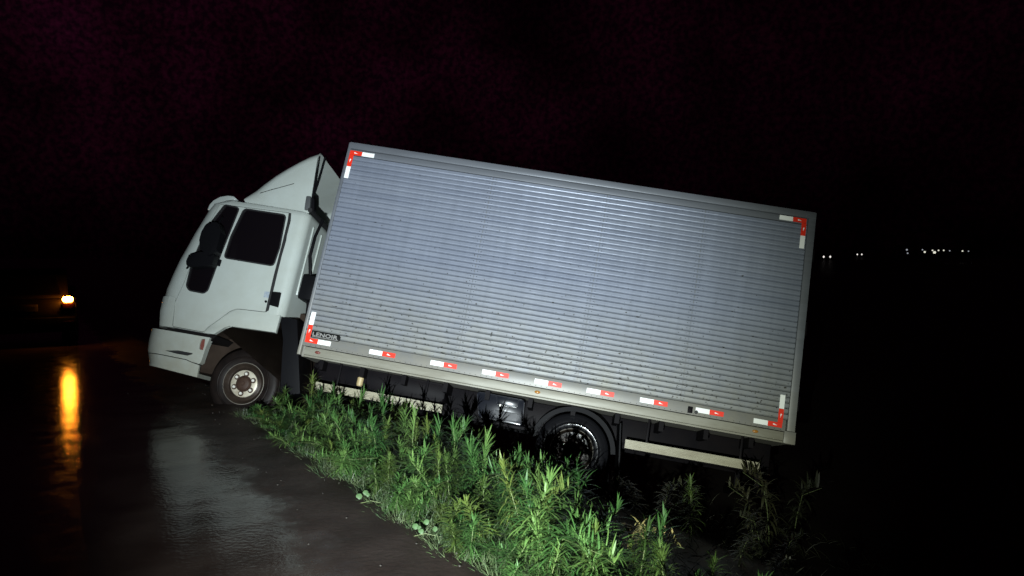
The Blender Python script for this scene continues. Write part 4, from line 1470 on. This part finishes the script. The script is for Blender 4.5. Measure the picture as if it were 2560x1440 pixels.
# round-leaved creeper hanging over the road edge
cr_ = None
for (px, py, n) in ((1062, 1330, 3), (925, 1248, 1)):
    pr = pixel_ray(px, py); k = (EYE.z - 0.03) / -pr.z
    p = EYE + pr * k
    o = empty('creeper', (p.x, p.y, -0.02))
    tag(o, 'pale round-leaved creeper on the road edge, by the middle of the verge' if px > 1000 else 'round-leaved creeper low on the road edge, left of the other one', 'plant', 'creepers at the road edge')
    for i in range(n + 2):
        bm = bmesh.new()
        ctr = Vector((0.032 * i - 0.08 + random.uniform(-.015, .015), random.uniform(-0.03, 0.05) + 0.02, 0.05 + random.uniform(0, 0.05)))
        rl = random.uniform(0.012, 0.021)
        nrm = Vector((random.uniform(-.4, .4), -0.8, 0.6)).normalized()
        u = nrm.orthogonal().normalized(); v_ = nrm.cross(u)
        rim_v = []
        for q in range(12):
            a = q * math.pi / 6
            rr2 = rl * (1 - 0.35 * max(0, math.cos(a)) ** 8 + 0.15 * max(0, -math.cos(a)) ** 4)
            rim_v.append(bm.verts.new(ctr + u * rr2 * math.cos(a) + v_ * rr2 * math.sin(a) - nrm * 0.006))
        c0 = bm.verts.new(ctr)
        for q in range(12):
            bm.faces.new((c0, rim_v[q], rim_v[(q + 1) % 12]))
        from_bm('leaf', bm, M['leaf_broad'], o)
    bm = bmesh.new(); bm_tube(bm, [(-0.10, 0.05, 0.0), (0.0, 0.03, 0.03), (0.1, 0.05, 0.0)], 0.002, 5)
    from_bm('stem', bm, M['stem'], o)

# grass: thin blades over the verge, short at the road edge
V, F = [], []
nb_ = 0
while nb_ < 42000:
    t_ = random.uniform(-1.3, 4.95); s = -0.16 + 1.9 * random.random() ** 1.5
    if s < -0.01 + 0.12 * noise.noise(Vector((t_ * 2.3, 1.7, 0))):
        continue
    x, y = xy_of(s, t_)
    if in_truck(x, y, 0.0):
        continue
    dens = noise.noise(Vector((s * 2.5, t_ * 2.5, 5))) + 0.45
    if random.random() > dens + 0.3:
        continue
    h = random.uniform(0.08, 0.20) * (0.8 if s < 0.25 else 1.3)
    az = random.uniform(0, 6.28); el = random.uniform(0.9, 1.45)
    d = Vector((math.cos(az) * math.cos(el), math.sin(az) * math.cos(el), math.sin(el)))
    if s < 0.3:
        d = (d + Vector((-RN.x, -RN.y, 0)) * random.uniform(0, 0.5)).normalized()
    add_leaf(V, F, Vector((x, y, ground_z(s, t_) - 0.01)), d, Vector((math.cos(az + 1.3), math.sin(az + 1.3), 0.2)), h, random.uniform(0.0025, 0.0055), random.uniform(0.05, 0.35), 3)
    nb_ += 1
me = bpy.data.meshes.new('grass'); me.from_pydata(V, [], F); me.shade_smooth()
tag(link('grass', me, M['grass']), 'thin green grass covering the verge along the road edge', 'grass', kind='stuff')

# sparse dull grass on the floor of the ditch, pressed flat here and there
V, F = [], []
for k in range(9000):
    t_ = random.uniform(-2.5, 6.5); s = random.uniform(1.45, 5.5)
    if noise.noise(Vector((s * 1.6, t_ * 1.6, 9))) + random.uniform(-0.35, 0.35) < 0.05:
        continue
    x, y = xy_of(s, t_)
    az = random.uniform(0, 6.28); el = random.uniform(0.3, 1.3)
    d = Vector((math.cos(az) * math.cos(el), math.sin(az) * math.cos(el), math.sin(el)))
    add_leaf(V, F, Vector((x, y, ground_z(s, t_) - 0.01)), d, Vector((math.cos(az + 1.3), math.sin(az + 1.3), 0.2)), random.uniform(0.08, 0.24), random.uniform(0.003, 0.007), random.uniform(0.1, 0.4), 3)
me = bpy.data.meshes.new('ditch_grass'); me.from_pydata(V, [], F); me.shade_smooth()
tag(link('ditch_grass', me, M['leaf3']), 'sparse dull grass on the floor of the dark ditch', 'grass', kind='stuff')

# loose wet pebbles on the road near its edge
V, F = [], []
ico = bmesh.new(); bmesh.ops.create_icosphere(ico, subdivisions=1, radius=1.0)
iv = [v.co.copy() for v in ico.verts]; ifc = [[v.index for v in f.verts] for f in ico.faces]; ico.free()
for k in range(80):
    t_ = random.uniform(-1.5, 7.0); s = 0.08 - abs(random.gauss(0, 0.5))
    if s < -3: continue
    x, y = xy_of(s, t_); r = random.uniform(0.003, 0.007)
    b0 = len(V); sx, sy, sz = [random.uniform(0.7, 1.3) for _ in range(3)]
    for q in iv:
        V.append((x + q.x * r * sx, y + q.y * r * sy, (0.0 if s < 0 else -0.02) + q.z * r * sz * 0.7 + r * 0.3))
    F += [tuple(b0 + i for i in f) for f in ifc]
me = bpy.data.meshes.new('pebbles'); me.from_pydata(V, [], F)
tag(link('pebbles', me, M['pebble']), 'small wet pebbles scattered on the road by the verge', 'pebbles', kind='stuff')
